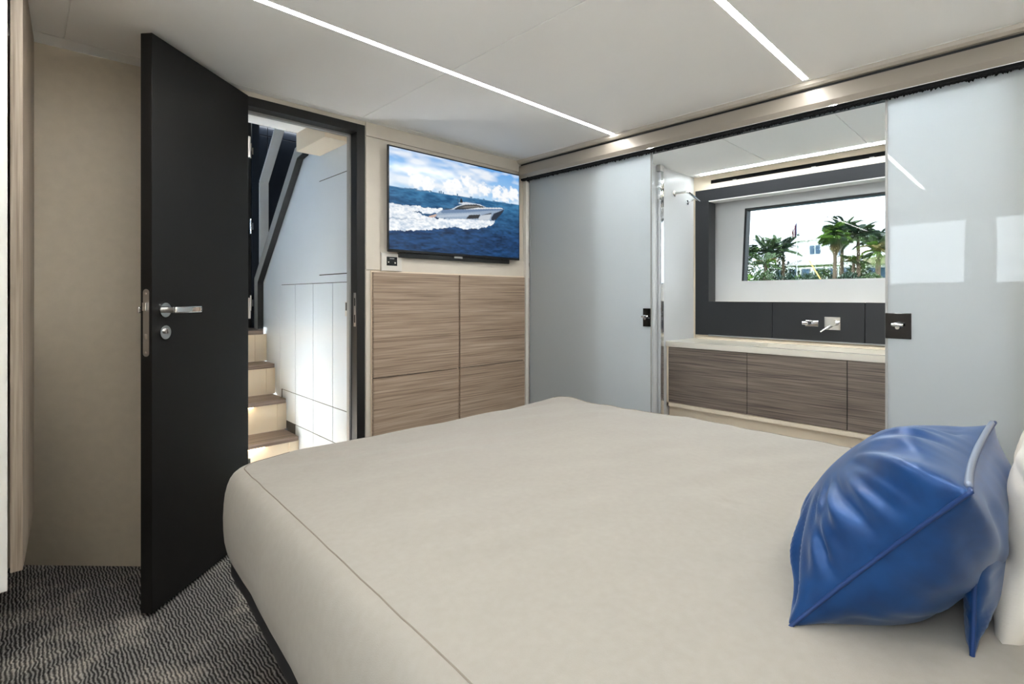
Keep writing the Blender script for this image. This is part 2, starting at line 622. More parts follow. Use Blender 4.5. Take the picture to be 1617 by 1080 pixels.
brush()
MB().box((2.405, -0.75, zb - 0.006), (2.455, 2.45, zt + 0.012)).build('track_body', M_BLACK, hd)


def sliding(name, y0, y1, label, hy, edge_y):
    e = empty(name, (2.42, (y0 + y1) / 2, 0.012), label, kind='structure')
    box('glass_pane', (2.418, y0, 0.014), (2.426, y1, zb + 0.004), M_FROST, e, bevel=0.0015)
    box('edge_profile', (2.417, edge_y - 0.004, 0.014), (2.4275, edge_y + 0.004, zb + 0.004), M_GREYTRIM, e)
    h = MB().box((2.410, hy[0], 0.896), (2.4175, hy[1], 0.994)).build('handle_plate', M_CHROMEDARKREFL, e, bevel=0.0015)
    ym = (hy[0] * 0.5 + hy[1] * 0.5)
    k = MB().tube([(2.410, ym, 0.940), (2.392, ym, 0.940)], [0.008, 0.007], 16)
    k.tube([(2.392, ym - 0.018, 0.950), (2.391, ym, 0.951), (2.392, ym + 0.018, 0.950)], [0.006, 0.009, 0.006], 12)
    k.build('thumb_turn', M_CHROME, h, smooth=True, sharp=0.8)
    return e


sliding('door_2', 1.430, 2.330, 'frosted glass sliding pane beside the television wall', (1.436, 1.480), 1.4345)
sliding('door_3', -0.55, 0.415, 'frosted glass sliding pane beside the pillows', (0.333, 0.413), 0.4105)
# upright end channel where the far pane closes
ch = empty('trim_2', (2.43, 2.345, 0), 'chrome edged channel at the end of the far pane', kind='structure')
box('channel', (2.40, 2.348, 0.0), (2.455, 2.378, zb), M_PLASTIC, ch, bevel=0.002)
box('chrome_bead', (2.412, 2.332, 0.0), (2.430, 2.347, zb), M_CHROME, ch, bevel=0.003)

# ------------------------------------------------------------------ wardrobe and veneer column at the far left
wd = empty('wardrobe', (-0.3, 2.1, 0), 'tall white wardrobe at the left edge of the cabin', 'wardrobe')
box('body', (-0.598, 1.875, 0.305), (-0.034, 2.375, ZC - 0.006), M_BLACK, wd)
box('door', (-0.596, 1.85, 0.297), (-0.0232, 1.873, ZC - 0.008), M_WHITE, wd, bevel=0.002)
vc = MB().prism([(-0.0186, 1.90), (0.0057, 1.90), (0.035, 2.405), (-0.0186, 2.405)], 2, 0.322, ZC - 0.006)
tag(vc.build('trim_3', M_WOODV), 'narrow grey veneer column beside the wardrobe', kind='structure')

# ------------------------------------------------------------------ door frame and open door
fr = empty('trim_4', (0.96, YF, 0), 'black frame of the cabin doorway', kind='structure')
box('jamb', (1.215, YF - 0.004, 0), (1.259, YF + 0.085, 1.925), M_BLACK, fr, bevel=0.0015)
box('jamb', (0.665, YF - 0.004, 0), (0.709, YF + 0.085, 1.925), M_BLACK, fr, bevel=0.0015)
box('head_jamb', (0.709, YF - 0.004, 1.885), (1.215, YF + 0.085, 1.925), M_BLACK, fr, bevel=0.0015)
box('seal_strip', (1.205, YF + 0.060, 0.0), (1.215, YF + 0.085, 1.885), M_GREYTRIM, fr)
box('seal_strip', (0.709, YF + 0.060, 1.875), (1.215, YF + 0.085, 1.885), M_GREYTRIM, fr)
MB().box((1.2132, YF + 0.006, 0.906), (1.2152, YF + 0.028, 1.076)).build('strike_plate', M_STEEL, fr, bevel=0.0008)
MB().box((1.2126, YF + 0.010, 1.010), (1.2134, YF + 0.022, 1.050)).box((1.2126, YF + 0.010, 0.925), (1.2134, YF + 0.022, 0.965)).build('strike_hole', M_BLACK, fr)

# local frame of the door: x along the leaf from the hinge, y = 0 is the face turned to the bed
hx, hy_ = 0.711, 2.378
fx, fy = 0.313, 2.031
ang = math.atan2(fy - hy_, fx - hx)
DW = math.hypot(fx - hx, fy - hy_)
d1 = empty('door_1', (hx, hy_, 0.012), 'open matt black cabin door with a lever handle', kind='structure', rz=ang)
# with local x towards the free edge the face turned to the bed lies at y = 0, the leaf goes to y = -0.040
T = 0.040
box('door_leaf', (0.0, -T, 0.0), (DW, 0.0, 1.915), M_BLACKDOOR, d1, bevel=0.0012, local=True)
lk = MB()
ly = -T / 2


def stadium(y, z0, z1, r, n=10):
    pts = [(y + r * math.cos(math.pi * k / n), z1 - r + r * math.sin(math.pi * k / n)) for k in range(n + 1)]
    pts += [(y - r * math.cos(math.pi * k / n), z0 + r - r * math.sin(math.pi * k / n)) for k in range(n + 1)]
    return pts


lp = MB().prism(stadium(ly, 0.847, 1.070, 0.0105), 0, DW - 0.001, DW + 0.0015).build('lock_plate', M_STEEL, d1, local=True)
MB().box((DW + 0.001, ly - 0.007, 0.998), (DW + 0.010, ly + 0.007, 1.026)).build('latch_bolt', M_CHROME, lp, local=True, bevel=0.002)
MB().box((DW + 0.001, ly - 0.005, 0.905), (DW + 0.0022, ly + 0.005, 0.922)).box((DW + 0.001, ly - 0.003, 1.053), (DW + 0.0022, ly + 0.003, 1.059)) \
    .box((DW + 0.001, ly - 0.003, 0.858), (DW + 0.0022, ly + 0.003, 0.864)).build('screw', M_CHROME, lp, local=True)
for side in (1, -1):
    y0 = 0.0 if side == 1 else -T
    xh = DW - 0.052
    hz = 1.000
    def yy(d):
        return y0 + side * d
    r = MB()
    r.tube([(xh, yy(0), hz), (xh, yy(0.007), hz)], 0.0245, 28)
    hnd = r.build('lever_handle', M_CHROME, d1, local=True, smooth=True, sharp=0.7)
    g = MB().tube([(xh, yy(0.007), hz), (xh, yy(0.046), hz)], 0.0095, 18)
    g.build('spindle', M_STEEL, hnd, local=True, smooth=True, sharp=0.7)
    MB().box((xh - 0.118, min(yy(0.040), yy(0.053)), hz - 0.0115), (xh + 0.010, max(yy(0.040), yy(0.053)), hz + 0.0115)).build('lever', M_CHROME, hnd, local=True, bevel=0.005, smooth=True, sharp=1.2)
    k = MB().tube([(xh, yy(0), hz - 0.076), (xh, yy(0.007), hz - 0.076)], 0.0235, 28)
    esc = k.build('lock_escutcheon', M_CHROME, d1, local=True, smooth=True, sharp=0.7)
    MB().tube([(xh, yy(0.007), hz - 0.072), (xh, yy(0.013), hz - 0.072)], 0.009, 16).build('lock_cylinder', M_STEEL, esc, local=True, smooth=True, sharp=0.7)
    MB().box((xh - 0.0012, min(yy(0.0125), yy(0.0138)), hz - 0.079), (xh + 0.0012, max(yy(0.0125), yy(0.0138)), hz - 0.066)).build('keyhole', M_BLACK, esc, local=True)
for hz in (0.25, 0.95, 1.65):
    MB().tube([(-0.008, -0.004, hz), (-0.008, -0.004, hz + 0.09)], 0.008, 10).build('hinge', M_STEEL, d1, local=True)

# ================================================================== STAIRWELL BEHIND THE DOOR
XS = 1.22
sw = empty('wall_stair_right', (XS, 3.0, 0), 'pale lacquered wall with panels beside the stairs', kind='structure')
MB().prism([(2.466, 0), (3.77, 0), (3.77, 1.16), (3.06, 1.905), (2.80, 1.905), (2.80, 2.60), (2.466, 2.60)], 0, XS + 0.004, XS + 0.07).build('wall_body', M_STAIRWALL, sw)
G = 0.0022
for (y0, y1, z0, z1) in ((3.434, 3.74, 0.46, 1.133), (3.183, 3.434, 0.458, 1.133), (2.920, 3.183, 0.458, 1.133), (2.662, 2.920, 0.458, 1.133), (2.468, 2.662, 0.458, 1.133),
                         (3.183, 3.40, 0.268, 0.458), (2.920, 3.183, 0.268, 0.458), (2.662, 2.920, 0.268, 0.458), (2.468, 2.662, 0.268, 0.458),
                         (2.920, 3.183, 0.01, 0.268), (2.662, 2.920, 0.01, 0.268), (2.468, 2.662, 0.01, 0.268),
                         (2.468, 2.838, 1.179, 1.709)):
    box('panel', (XS, y0 + G, z0 + G), (XS + 0.006, y1 - G, z1 - G), M_STAIRWALL, sw, bevel=0.0008)
box('joint_backing', (XS + 0.003, 2.468, 0.01), (XS + 0.0045, 3.42, 1.134), M_GAP, sw)
box('joint_backing', (XS + 0.003, 2.466, 1.176), (XS + 0.0045, 2.84, 1.712), M_GAP, sw)
box('key_pad', (XS - 0.008, 2.470, 0.955), (XS, 2.500, 1.030), M_PLASTIC, sw, bevel=0.002)
box('key_pad_slot', (XS - 0.010, 2.474, 0.985), (XS - 0.007, 2.490, 1.026), M_BLACK, sw)
tag(MB().box((1.09, 2.466, 1.852), (XS + 0.003, 2.83, 2.60)).build('trim_5', M_CREAM, bevel=0.002), 'cream soffit box over the stair wall', kind='structure')

# grey handrail trim with a black strip that paints its underside shade along the cut edge of the wall
path = [(3.785, 0.832), (3.785, 1.165), (3.075, 1.900), (2.99, 1.912)]


def ribbon(path, wdt, x0, x1):
    m = MB()
    pts = [Vector(p) for p in path]
    nrm = []
    for i in range(len(pts)):
        a = (pts[i] - pts[i - 1]).normalized() if i else None
        b = (pts[i + 1] - pts[i]).normalized() if i < len(pts) - 1 else None
        d = (a if b is None else b if a is None else (a + b).normalized())
        n = Vector((-d.y, d.x))
        k = 1.0 if (a is None or b is None) else 1.0 / max(0.5, n.dot(Vector((-a.y, a.x))))
        nrm.append(n * k)
    n = len(pts)
    L = [pts[i] + nrm[i] * wdt[0] for i in range(n)]
    R = [pts[i] + nrm[i] * wdt[1] for i in range(n)]
    v = [(x0, p.x, p.y) for p in L] + [(x0, p.x, p.y) for p in R] + [(x1, p.x, p.y) for p in L] + [(x1, p.x, p.y) for p in R]
    f = []
    for i in range(n - 1):
        f += [(i, i + 1, n + i + 1, n + i), (2 * n + i, 3 * n + i, 3 * n + i + 1, 2 * n + i + 1),
              (i, 2 * n + i, 2 * n + i + 1, i + 1), (n + i, n + i + 1, 3 * n + i + 1, 3 * n + i)]
    f += [(0, n, 3 * n, 2 * n), (n - 1, 2 * n - 1 + n * 0 + 0, 4 * n - 1, 3 * n - 1)]
    return m.add(v, f)


tr = empty('trim_6', (XS, 3.78, 0.83), 'grey edge trim with its underside shade in black along the sloping stair wall', kind='structure')
ribbon(path, (-0.048, 0.018), XS - 0.035, XS + 0.072).build('edge_strip', M_GREYTRIM, tr)
ribbon([(p[0] - 0.0, p[1]) for p in path], (0.018, 0.023), XS - 0.034, XS + 0.002).build('underside_shade', M_BLACK, tr)

# stairs
st = empty('staircase', (0.9, 3.1, 0), 'stairs with grey brown treads and lit cream risers behind the doorway', 'staircase')
steps = [(3.100, 0.217), (3.300, 0.414), (3.500, 0.616), (3.660, 0.828)]
SL = 0.42
for i, (yn, z) in enumerate(steps):
    yn2 = steps[i + 1][0] if i < 3 else 4.75
    prev = steps[i - 1][1] if i else 0.0
    xr = XS - 0.012 if i < 3 else XS - 0.03
    trd = box('tread', (SL, yn, z - 0.028), (xr, yn2 + 0.03 if i < 3 else 3.80, z), M_TREAD, st, bevel=0.004)
    rs = box('riser', (SL, yn + 0.028, prev), (XS - 0.0005, yn + 0.045, z - 0.028), M_CREAM, st)
    box('riser_edge', (xr - 0.046, yn + 0.022, prev), (xr - 0.004, yn + 0.045, z - 0.028), M_CREAM, st, bevel=0.001)
    box('step_light', (SL + 0.05, yn + 0.012, z - 0.033), (1.02, yn + 0.022, z - 0.028), M_WARMLED, trd)
box('landing', (SL + 0.004, 3.80, 0.80), (2.596, 4.70, 0.828), M_TREAD, st)
tag(box('floor_stair', (0.672, 2.45, -0.06), (2.66, 4.735, 0.0), M_TREAD), 'floor at the foot of the stairs', kind='structure')

# dark upper stairwell
nv = empty('wall_stair_far', (1.5, 4.70, 0.8), 'dark navy panelled wall above the stair landing', kind='structure')
for k, (x0, x1) in enumerate(((0.42, 1.335), (1.339, 1.56), (1.564, 2.1), (2.104, 2.6))):
    box('panel', (x0, 4.70, 0.83), (x1, 4.73, 2.46), M_NAVY, nv, bevel=0.003)
    box('panel', (x0, 4.70, 2.465), (x1, 4.73, 2.54), M_NAVY, nv, bevel=0.003)
MB().box((0.42, 4.735, -0.06), (2.6, 4.78, 2.70)).build('wall_body', M_BLACK, nv)
tag(box('ceiling_stair', (0.30, 2.46, 2.60), (2.70, 4.78, 2.66), M_CEIL), 'white ceiling over the stairs', kind='structure')
tag(box('wall_stair_salon', (2.60, 2.46, 0.0), (2.66, 4.78, 2.60), M_NAVY), 'dark side wall of the upper stairwell', kind='structure')
slw = MB().box((0.30, 2.82, -0.06), (SL, 4.78, 1.45)).box((0.30, 2.46, 2.45), (SL, 4.78, 2.60)).box((0.30, 2.46, 1.95), (SL, 2.82, 2.45)).box((0.30, 2.82, 1.45), (SL, 2.90, 2.45)).box((0.30, 4.45, 1.45), (SL, 4.78, 2.45))
tag(slw.build('wall_stair_left', M_WHITE), 'outer stairwell wall with an added window opening', kind='structure')
wn = empty('window_4', (0.34, 3.6, 1.45), 'unseen stairwell window added to let daylight onto the stairs', kind='structure')  # out of view, added to bring daylight onto the stair wall
box('pane', (0.335, 2.902, 1.452), (0.343, 4.448, 2.448), M_TINT2, wn)
tag(MB().box((0.30, 2.45, 1.95), (2.66, 2.466, 2.60)).box((1.29, 2.45, 0.0), (2.66, 2.466, 1.95)).build('wall_stair_near', M_CREAM), 'wall above the cabin doorway on the stair side', kind='structure')
e = empty('stair_light_strip', (1.5, 4.66, 2.545), 'bright light strip on the ceiling above the stair landing', 'ceiling light')
box('diffuser', (0.9, 4.652, 2.545), (2.3, 4.692, 2.585), M_STAIRLED, e)
box('profile', (0.89, 4.648, 2.587), (2.31, 4.699, 2.597), M_WHITE, e)

# dark folding door leaf with bright hinges on the landing
ld = empty('locker_door', (1.2, 4.0, 0.828), 'dark blue door leaf with three bright hinges on the stair landing', 'door')
box('leaf', (1.222, 4.0, 0.829), (1.272, 4.03, 2.50), M_NAVY, ld, bevel=0.002)
box('leaf_edge', (1.10, 4.01, 0.829), (1.218, 4.04, 2.50), M_BLACK, ld, bevel=0.002)
for z in (0.955, 1.515, 2.065):
    MB().tube([(1.213, 3.998, z), (1.213, 3.998, z + 0.11)], 0.008, 12).box((1.203, 3.994, z + 0.03), (1.228, 3.999, z + 0.08)).build('hinge', M_CHROME, ld)
tag(box('white_post', (1.315, 4.40, 0.829), (1.352, 4.43, 2.58), M_WHITE, bevel=0.003), 'slim white post behind the chrome handrail', 'post')

# flat chrome handrail: upright, then sloping up towards the viewer
hr = empty('handrail', (1.24, 3.84, 0.828), 'flat polished chrome handrail above the stairs', 'handrail')
pp = [(3.840, 0.829), (3.840, 1.868), (3.44, 2.27), (3.42, 2.59)]
m = MB()
for i in range(2):
    (ya, za), (yb, zb_) = pp[i], pp[i + 1]
    d = Vector((yb - ya, zb_ - za)).normalized()
    n = Vector((-d.y, d.x)) * 0.012
    x0, x1 = 1.222, 1.283
    v = [(x0, ya, za), (x1, ya, za), (x1, yb, zb_), (x0, yb, zb_)]
    v += [(p[0], p[1] - n.x, p[2] - n.y) for p in v]
    MB().add(v, [(0, 1, 2, 3), (7, 6, 5, 4), (0, 4, 5, 1), (1, 5, 6, 2), (2, 6, 7, 3), (3, 7, 4, 0)]).build('upright' if i == 0 else 'sloping_bar', M_SATINSTEEL, hr)

# ================================================================== TELEVISION WALL
PX = None


def tv_picture(W, Hh):
    """the picture on the screen, colour per vertex of a fine grid (linear rgb)"""
    tx, ty = np.meshgrid(np.linspace(0, 1, W), np.linspace(0, 1, Hh))      # ty from the top
    n1, n2, n3, n4 = vnoise(1), vnoise(2), vnoise(3), vnoise(4)

    def lin(c):
        return np.array(srgb(*c)[:3])

    def T(cx, cy):            # from measured positions on the slanted screen to screen fractions
        p = (cx - 85.0) / 1167.0
        t_ = p * 930.0 / (p * 930.0 + (1 - p) * 730.0)
        return t_, (cy - (45 + 290 * p)) / (930 - 200 * p)

    def inside(poly):
        poly = [T(*q) for q in poly]
        r = np.zeros(tx.shape, bool)
        j = len(poly) - 1
        for i in range(len(poly)):
            xi, yi = poly[i]
            xj, yj = poly[j]
            if yi != yj:
                c = ((yi > ty) != (yj > ty)) & (tx < (xj - xi) * (ty - yi) / (yj - yi) + xi)
                r ^= c
            j = i
        return r
    h0, h1 = T(90, 405)[1], T(1250, 592)[1]
    hor = h0 + (h1 - h0) * tx
    # sky
    up = np.clip((hor - ty) / hor, 0, 1)[..., None]
    img = lin((176, 212, 242)) * (1 - up) + lin((104, 168, 230)) * up
    c = n1(tx * 3 + 2 * ty, ty * 7 + 3) + 0.55 * n2(tx * 9 + ty * 4, ty * 20) + 0.3 * n3(tx * 24, ty * 40)
    cl = np.clip((c + 0.10) * 1.7, 0, 0.9)[..., None]
    img = img * (1 - cl) + lin((242, 246, 250)) * cl
    for (cx, cy, r) in ((250, 345, 60), (330, 385, 55), (560, 385, 60), (640, 355, 50), (710, 420, 50), (825, 425, 60), (980, 470, 60), (1070, 490, 55), (1180, 500, 60), (480, 400, 50)):
        a, b = T(cx, cy)
        rr = r / 1050.0
        d = np.hypot((tx - a), (ty - b) * 0.62) / rr + 0.7 * n3(tx * 40, ty * 34) + 0.5 * n4(tx * 80, ty * 60)
        k = np.clip((1.0 - d) * 2.5, 0, 1)[..., None]
        img = img * (1 - k) + lin((250, 251, 252)) * k
    sea = ty > hor
    d = np.clip((ty - hor) / (1 - hor), 0, 1)
    wv = n1(tx * 26 + ty * 6, ty * 70) + 0.8 * n2(tx * 60, ty * 130) + 0.8 * n3(tx * 14 + 3 * ty, ty * 34)
    s = np.clip(0.5 + wv * 0.75, 0, 1)[..., None]
    near = np.clip(d * 1.6, 0, 1)[..., None]
    s0 = lin((26, 82, 128)) * (1 - near) + lin((6, 24, 58)) * near
    s1 = lin((70, 132, 176)) * (1 - near) + lin((36, 82, 132)) * near
    img = np.where(sea[..., None], s0 * (1 - s) + s1 * s, img)
    # skyline
    for (cx, hgt, wd_) in ((415, 22, 5), (430, 26, 6), (445, 20, 5), (565, 22, 6), (685, 16, 8), (695, 14, 8), (760, 10, 10), (820, 12, 10), (930, 9, 14), (1050, 7, 20), (300, 7, 60), (200, 6, 60)):
        hy2 = 405 + (592 - 405) * (cx - 90) / 1160.0
        img[inside([(cx - wd_, hy2 + 3), (cx - wd_, hy2 - hgt), (cx + wd_, hy2 - hgt + 2), (cx + wd_, hy2 + 4)])] = lin((92, 128, 160))
    # wake
    foam = np.clip(0.80 + 0.55 * (n2(tx * 40, ty * 50) + n3(tx * 90, ty * 100)), 0, 1)[..., None]
    fc = lin((120, 160, 196)) * (1 - foam) + lin((250, 252, 253)) * foam
    jag = 0.02 * n3(tx * 50, ty * 10) + 0.012 * n4(tx * 110, ty * 30)

    def band(top, bot):
        tp = [T(*q) for q in top]
        bt = [T(*q) for q in bot]
        a = np.interp(tx, [q[0] for q in tp], [q[1] for q in tp], left=9, right=9)
        b = np.interp(tx, [q[0] for q in bt], [q[1] for q in bt], left=-9, right=-9)
        return (ty + jag > a) & (ty + jag < b)
    w1 = band([(75, 562), (200, 572), (330, 590), (440, 600)], [(75, 640), (200, 628), (330, 640), (440, 640)])
    w2 = band([(75, 610), (200, 620), (300, 660), (400, 690), (700, 690), (940, 715)], [(75, 815), (250, 800), (420, 780), (540, 765), (650, 792), (800, 775), (900, 755), (945, 725)])
    for q in (w1, w2):
        img = np.where((q & sea)[..., None], fc, img)
    dk = band([(75, 690), (180, 694), (300, 702)], [(75, 706), (180, 706), (300, 706)])
    img = np.where(dk[..., None], img * 0.55 + lin((110, 150, 190)) * 0.3, img)
    # yacht
    img[inside([(385, 668), (398, 640), (432, 612), (520, 600), (640, 598), (860, 596), (1060, 616), (1030, 650), (945, 712), (760, 706), (640, 694), (500, 690), (400, 680)])] = lin((150, 168, 190))
    img[inside([(432, 612), (520, 602), (860, 597), (1060, 616), (1045, 626), (860, 622), (640, 632), (430, 640)])] = lin((108, 132, 164))
    img[inside([(400, 660), (640, 640), (790, 648), (780, 660), (640, 668), (400, 680)])] = lin((176, 190, 206))
    img[inside([(900, 690), (930, 650), (1056, 620), (1030, 652), (948, 712), (900, 706)])] = lin((44, 52, 66))
    img[inside([(790, 662), (905, 640), (900, 654), (800, 664)])] = lin((60, 66, 78))
    img[inside([(642, 692), (672, 656), (782, 654), (762, 690)])] = lin((52, 54, 58))
    img[inside([(760, 694), (790, 662), (905, 654), (880, 704), (780, 706)])] = lin((196, 204, 212))
    img[inside([(505, 606), (560, 575), (620, 552), (700, 546), (770, 558), (850, 592), (700, 602)])] = lin((206, 212, 220))
    img[inside([(530, 604), (575, 576), (640, 560), (740, 560), (838, 590), (700, 596), (640, 604)])] = lin((44, 48, 54))
    img[inside([(590, 586), (640, 572), (760, 574), (790, 584), (640, 590)])] = lin((120, 116, 110))
    img[inside([(620, 606), (760, 590), (1000, 600), (1058, 614), (860, 604)])] = lin((222, 226, 230))
    img[inside([(560, 546), (620, 536), (700, 546), (620, 556)])] = lin((214, 218, 224))
    img[inside([(586, 542), (590, 512), (598, 498), (606, 512), (614, 542)])] = lin((22, 24, 30))
    img[inside([(569, 548), (566, 490), (570, 490), (574, 548)])] = lin((60, 70, 84))
    img[inside([(440, 606), (470, 596), (520, 594), (520, 600), (470, 606)])] = lin((50, 56, 66))
    img[inside([(335, 668), (390, 648), (398, 652), (385, 676), (340, 680)])] = lin((206, 176, 160))
    return img


def tv():
    e = empty('television', (1.84, YF, 1.29), 'flat wall television showing a grey motor yacht on a blue sea', 'television')
    x0, x1, z0, z1 = 1.365, 2.317, H + 0.236, H + 0.781
    yf = YF - 0.052
    box('bezel', (x0 - 0.003, yf + 0.002, z0 - 0.004), (x1 + 0.003, yf + 0.012, z1 + 0.003), M_TVBLACK, e, bevel=0.002)
    box('rear_housing', (x0 + 0.12, yf + 0.012, z0 + 0.03), (x1 - 0.12, yf + 0.034, z1 - 0.10), M_TVBLACK, e, bevel=0.004)
    W, Hh = 320, 184
    bx0, bx1, bz0, bz1 = x0 + 0.005, x1 - 0.004, z0 + 0.010, z1 - 0.005
    xs = np.linspace(bx0, bx1, W)
    zs = np.linspace(bz1, bz0, Hh)
    gx, gz = np.meshgrid(xs, zs)
    co = np.stack([gx - 1.84, np.full_like(gx, yf + 0.0008 - YF), gz - 1.29], -1).reshape(-1, 3)
    idx = np.arange(W * Hh).reshape(Hh, W)
    q = np.stack([idx[:-1, :-1], idx[1:, :-1], idx[1:, 1:], idx[:-1, 1:]], -1).reshape(-1, 4)
    me = bpy.data.meshes.new('screen')
    me.from_pydata(co.tolist(), [], q.tolist())
    at = me.color_attributes.new('picture', 'FLOAT_COLOR', 'POINT')
    img = tv_picture(W, Hh).reshape(-1, 3)
    at.data.foreach_set('color', np.concatenate([img, np.ones((len(img), 1))], 1).astype(np.float32).ravel())
    t = NT('television_screen')
    a = t.n('ShaderNodeVertexColor', layer_name='picture')
    em = t.n('ShaderNodeEmission')
    em.inputs['Strength'].default_value = 0.355
    t.l(a.outputs['Color'], em.inputs['Color'])
    gl = t.n('ShaderNodeBsdfGlossy')
    gl.inputs['Roughness'].default_value = 0.15
    gl.inputs['Color'].default_value = (0.04, 0.04, 0.04, 1)
    ad = t.n('ShaderNodeAddShader')
    t.l(em.outputs[0], ad.inputs[0])
    t.l(gl.outputs[0], ad.inputs[1])
    me.materials.append(t.surf(ad.outputs[0]))
    o = bpy.data.objects.new('screen', me)
    COL.objects.link(o)
    o.parent = e
    box('sound_bar', (x0 + 0.075, yf + 0.014, z0 - 0.030), (x1 - 0.075, yf + 0.042, z0 - 0.004), M_TVBLACK, e, bevel=0.003)
    box('logo_tab', (1.80, yf + 0.010, z0 - 0.016), (1.86, yf + 0.016, z0 - 0.004), M_GREYTRIM, e, bevel=0.001)
    box('wall_bracket', (1.60, yf + 0.032, 1.45), (2.08, YF - 0.001, 1.72), M_STEEL, e)


tv()

# control panel
cp = empty('wall_control_panel', (1.40, YF - 0.01, 1.20), 'small grey wall plate with a black display below the television corner', 'control panel')
px0, px1, pz0, pz1 = 1.344, 1.464, 1.191, 1.285
box('plate', (px0, YF - 0.022, pz0), (px1, YF - 0.0105, pz1), M_PLASTIC, cp, bevel=0.003)
dsp = box('display', (px0 + 0.028, YF - 0.0235, pz0 + 0.028), (px1 - 0.030, YF - 0.021, pz1 - 0.020), M_TVBLACK, cp)
MB().tube([(px0 + 0.038, YF - 0.0233, pz0 + 0.046), (px0 + 0.038, YF - 0.0255, pz0 + 0.046)], 0.0035, 10).build('button', M_PLASTIC, dsp)
MB().tube([(px1 - 0.043, YF - 0.0233, pz0 + 0.043), (px1 - 0.043, YF - 0.0255, pz0 + 0.043)], 0.0045, 10).build('button', M_PLASTIC, dsp)
box('mark', (px0 + 0.045, YF - 0.0245, pz1 - 0.031), (px0 + 0.072, YF - 0.0233, pz1 - 0.027), M_GREYTRIM, dsp)

# oak veneer locker front: four doors in a cream frame
cb = empty('veneer_cabinet', (1.84, YF, 0), 'built-in cabinet with four light oak veneer fronts below the television', 'cabinet')
MB().box((1.288, YF - 0.012, 0.0), (2.40, YF, 1.190)).build('frame', M_CREAM, cb)
for x0, x1 in ((1.296, 1.836), (1.852, 2.382)):
    box('joint_strip', (x0, YF - 0.018, 0.630), (x1, YF - 0.0125, 0.650), M_BLACK, cb)
for (x0, x1) in ((1.292, 1.838), (1.850, 2.384)):
    box('door', (x0, YF - 0.034, 0.642), (x1, YF - 0.014, 1.182), M_WOOD, cb, bevel=0.0015)
    box('door', (x0, YF - 0.034, 0.08), (x1, YF - 0.014, 0.638), M_WOOD, cb, bevel=0.0015)

# ================================================================== BATHROOM
XB = 3.64
tag(MB().box((XR + 0.05, 1.80, 0), (XB + 0.30, 1.86, ZC)).build('wall_bathroom_left', M_BATHWALL), 'white bathroom side wall', kind='structure')
tag(MB().box((XR + 0.05, 0.02, 0), (XB + 0.30, 0.08, ZC)).build('wall_bathroom_right', M_BATHWALL), 'white bathroom wall behind the right pane', kind='structure')
tag(box('floor_bathroom', (XR, 0.02, -0.06), (XB + 0.30, 1.86, 0.0), M_TREAD), 'bathroom floor', kind='structure')
cb2 = empty('ceiling_bathroom', (3.0, 0.9, ZC), 'white panelled bathroom ceiling', kind='structure')
MB().box((XR, 0.02, ZC + 0.003), (XB + 0.30, 1.86, ZC + 0.06)).build('ceiling_slab', M_CEIL, cb2)
for (x0, x1) in ((XR + 0.055, 3.5445), (3.5735, XB - 0.002)):
    for (y0, y1) in ((0.085, 0.688), (0.692, 1.238), (1.242, 1.795)):
        box('ceiling_panel', (x0, y0, ZC - 0.002), (x1, y1, ZC + 0.004), M_CEIL, cb2, bevel=0.0008)
e = empty('led_strip_light', (3.559, 0.9, ZC), 'light strip in the bathroom ceiling above the window', 'ceiling light')
box('diffuser', (3.548, 0.10, ZC - 0.0022), (3.570, 1.715, ZC + 0.002), M_BATHLED, e)
MB().box((3.545, 0.09, ZC - 0.003), (3.548, 1.718, ZC + 0.002)).box((3.570, 0.09, ZC - 0.013), (3.573, 1.718, ZC + 0.002)).build('profile', M_WHITE, e)

e = empty('led_strip_light', (2.63, 0.9, ZC), 'light strip in the bathroom ceiling just behind the sliding panes', 'ceiling light')
box('diffuser', (2.615, 0.10, ZC - 0.0042), (2.645, 1.74, ZC - 0.0025), M_BATHLED, e)
MB().box((2.610, 0.09, ZC - 0.005), (2.615, 1.75, ZC - 0.0022)).box((2.645, 0.09, ZC - 0.005), (2.650, 1.75, ZC - 0.0022)).build('profile', M_WHITE, e)

# outer wall: cream head with a black vent slot, charcoal surround, recess, window opening
wo = empty('wall_bathroom_far', (XB, 0.9, 0), 'outer bathroom wall with a charcoal surround and deep window recess', kind='structure')
y_a, y_b = 0.10, 1.681      # recess opening
zr0, zr1 = 1.021, 1.752
MB().box((XB, 0.08, 1.910), (XB + 0.30, 1.80, ZC)).box((XB, 0.08, 1.842), (XB + 0.30, 1.80, 1.882)) \
    .box((XB, 1.672, 1.882), (XB + 0.30, 1.80, 1.910)).build('head_panel', M_CREAM, wo)
MB().box((XB + 0.008, 0.08, 1.880), (XB + 0.06, 1.68, 1.912)).build('vent_slot', M_BRUSH, wo)
for y in (1.50, 1.0, 0.69):
    box('vent_clip', (XB + 0.002, y - 0.012, 1.882), (XB + 0.012, y + 0.012, 1.888), M_GREYTRIM, wo)
MB().box((XB - 0.012, 0.08, zr1 + 0.006), (XB + 0.10, 1.783, 1.842)).box((XB - 0.012, y_b, 0.775), (XB + 0.10, 1.783, zr1 + 0.006)).build('surround', M_CHARCOAL, wo, bevel=0.001)
box('wall_strip', (XB - 0.004, 1.783, 0.75), (XB + 0.05, 1.80, 1.842), M_CREAM, wo)
MB().box((XB, 0.08, 0.0), (XB + 0.10, 1.80, zr0 - 0.01)).build('lower_body', M_CREAM, wo)
for (y0, y1) in ((0.10, 0.717), (0.723, 1.237), (1.243, 1.681)):
    box('backsplash_panel', (XB - 0.016, y0, 0.778), (XB, y1, zr0), M_CHARCOAL, wo, bevel=0.0012)
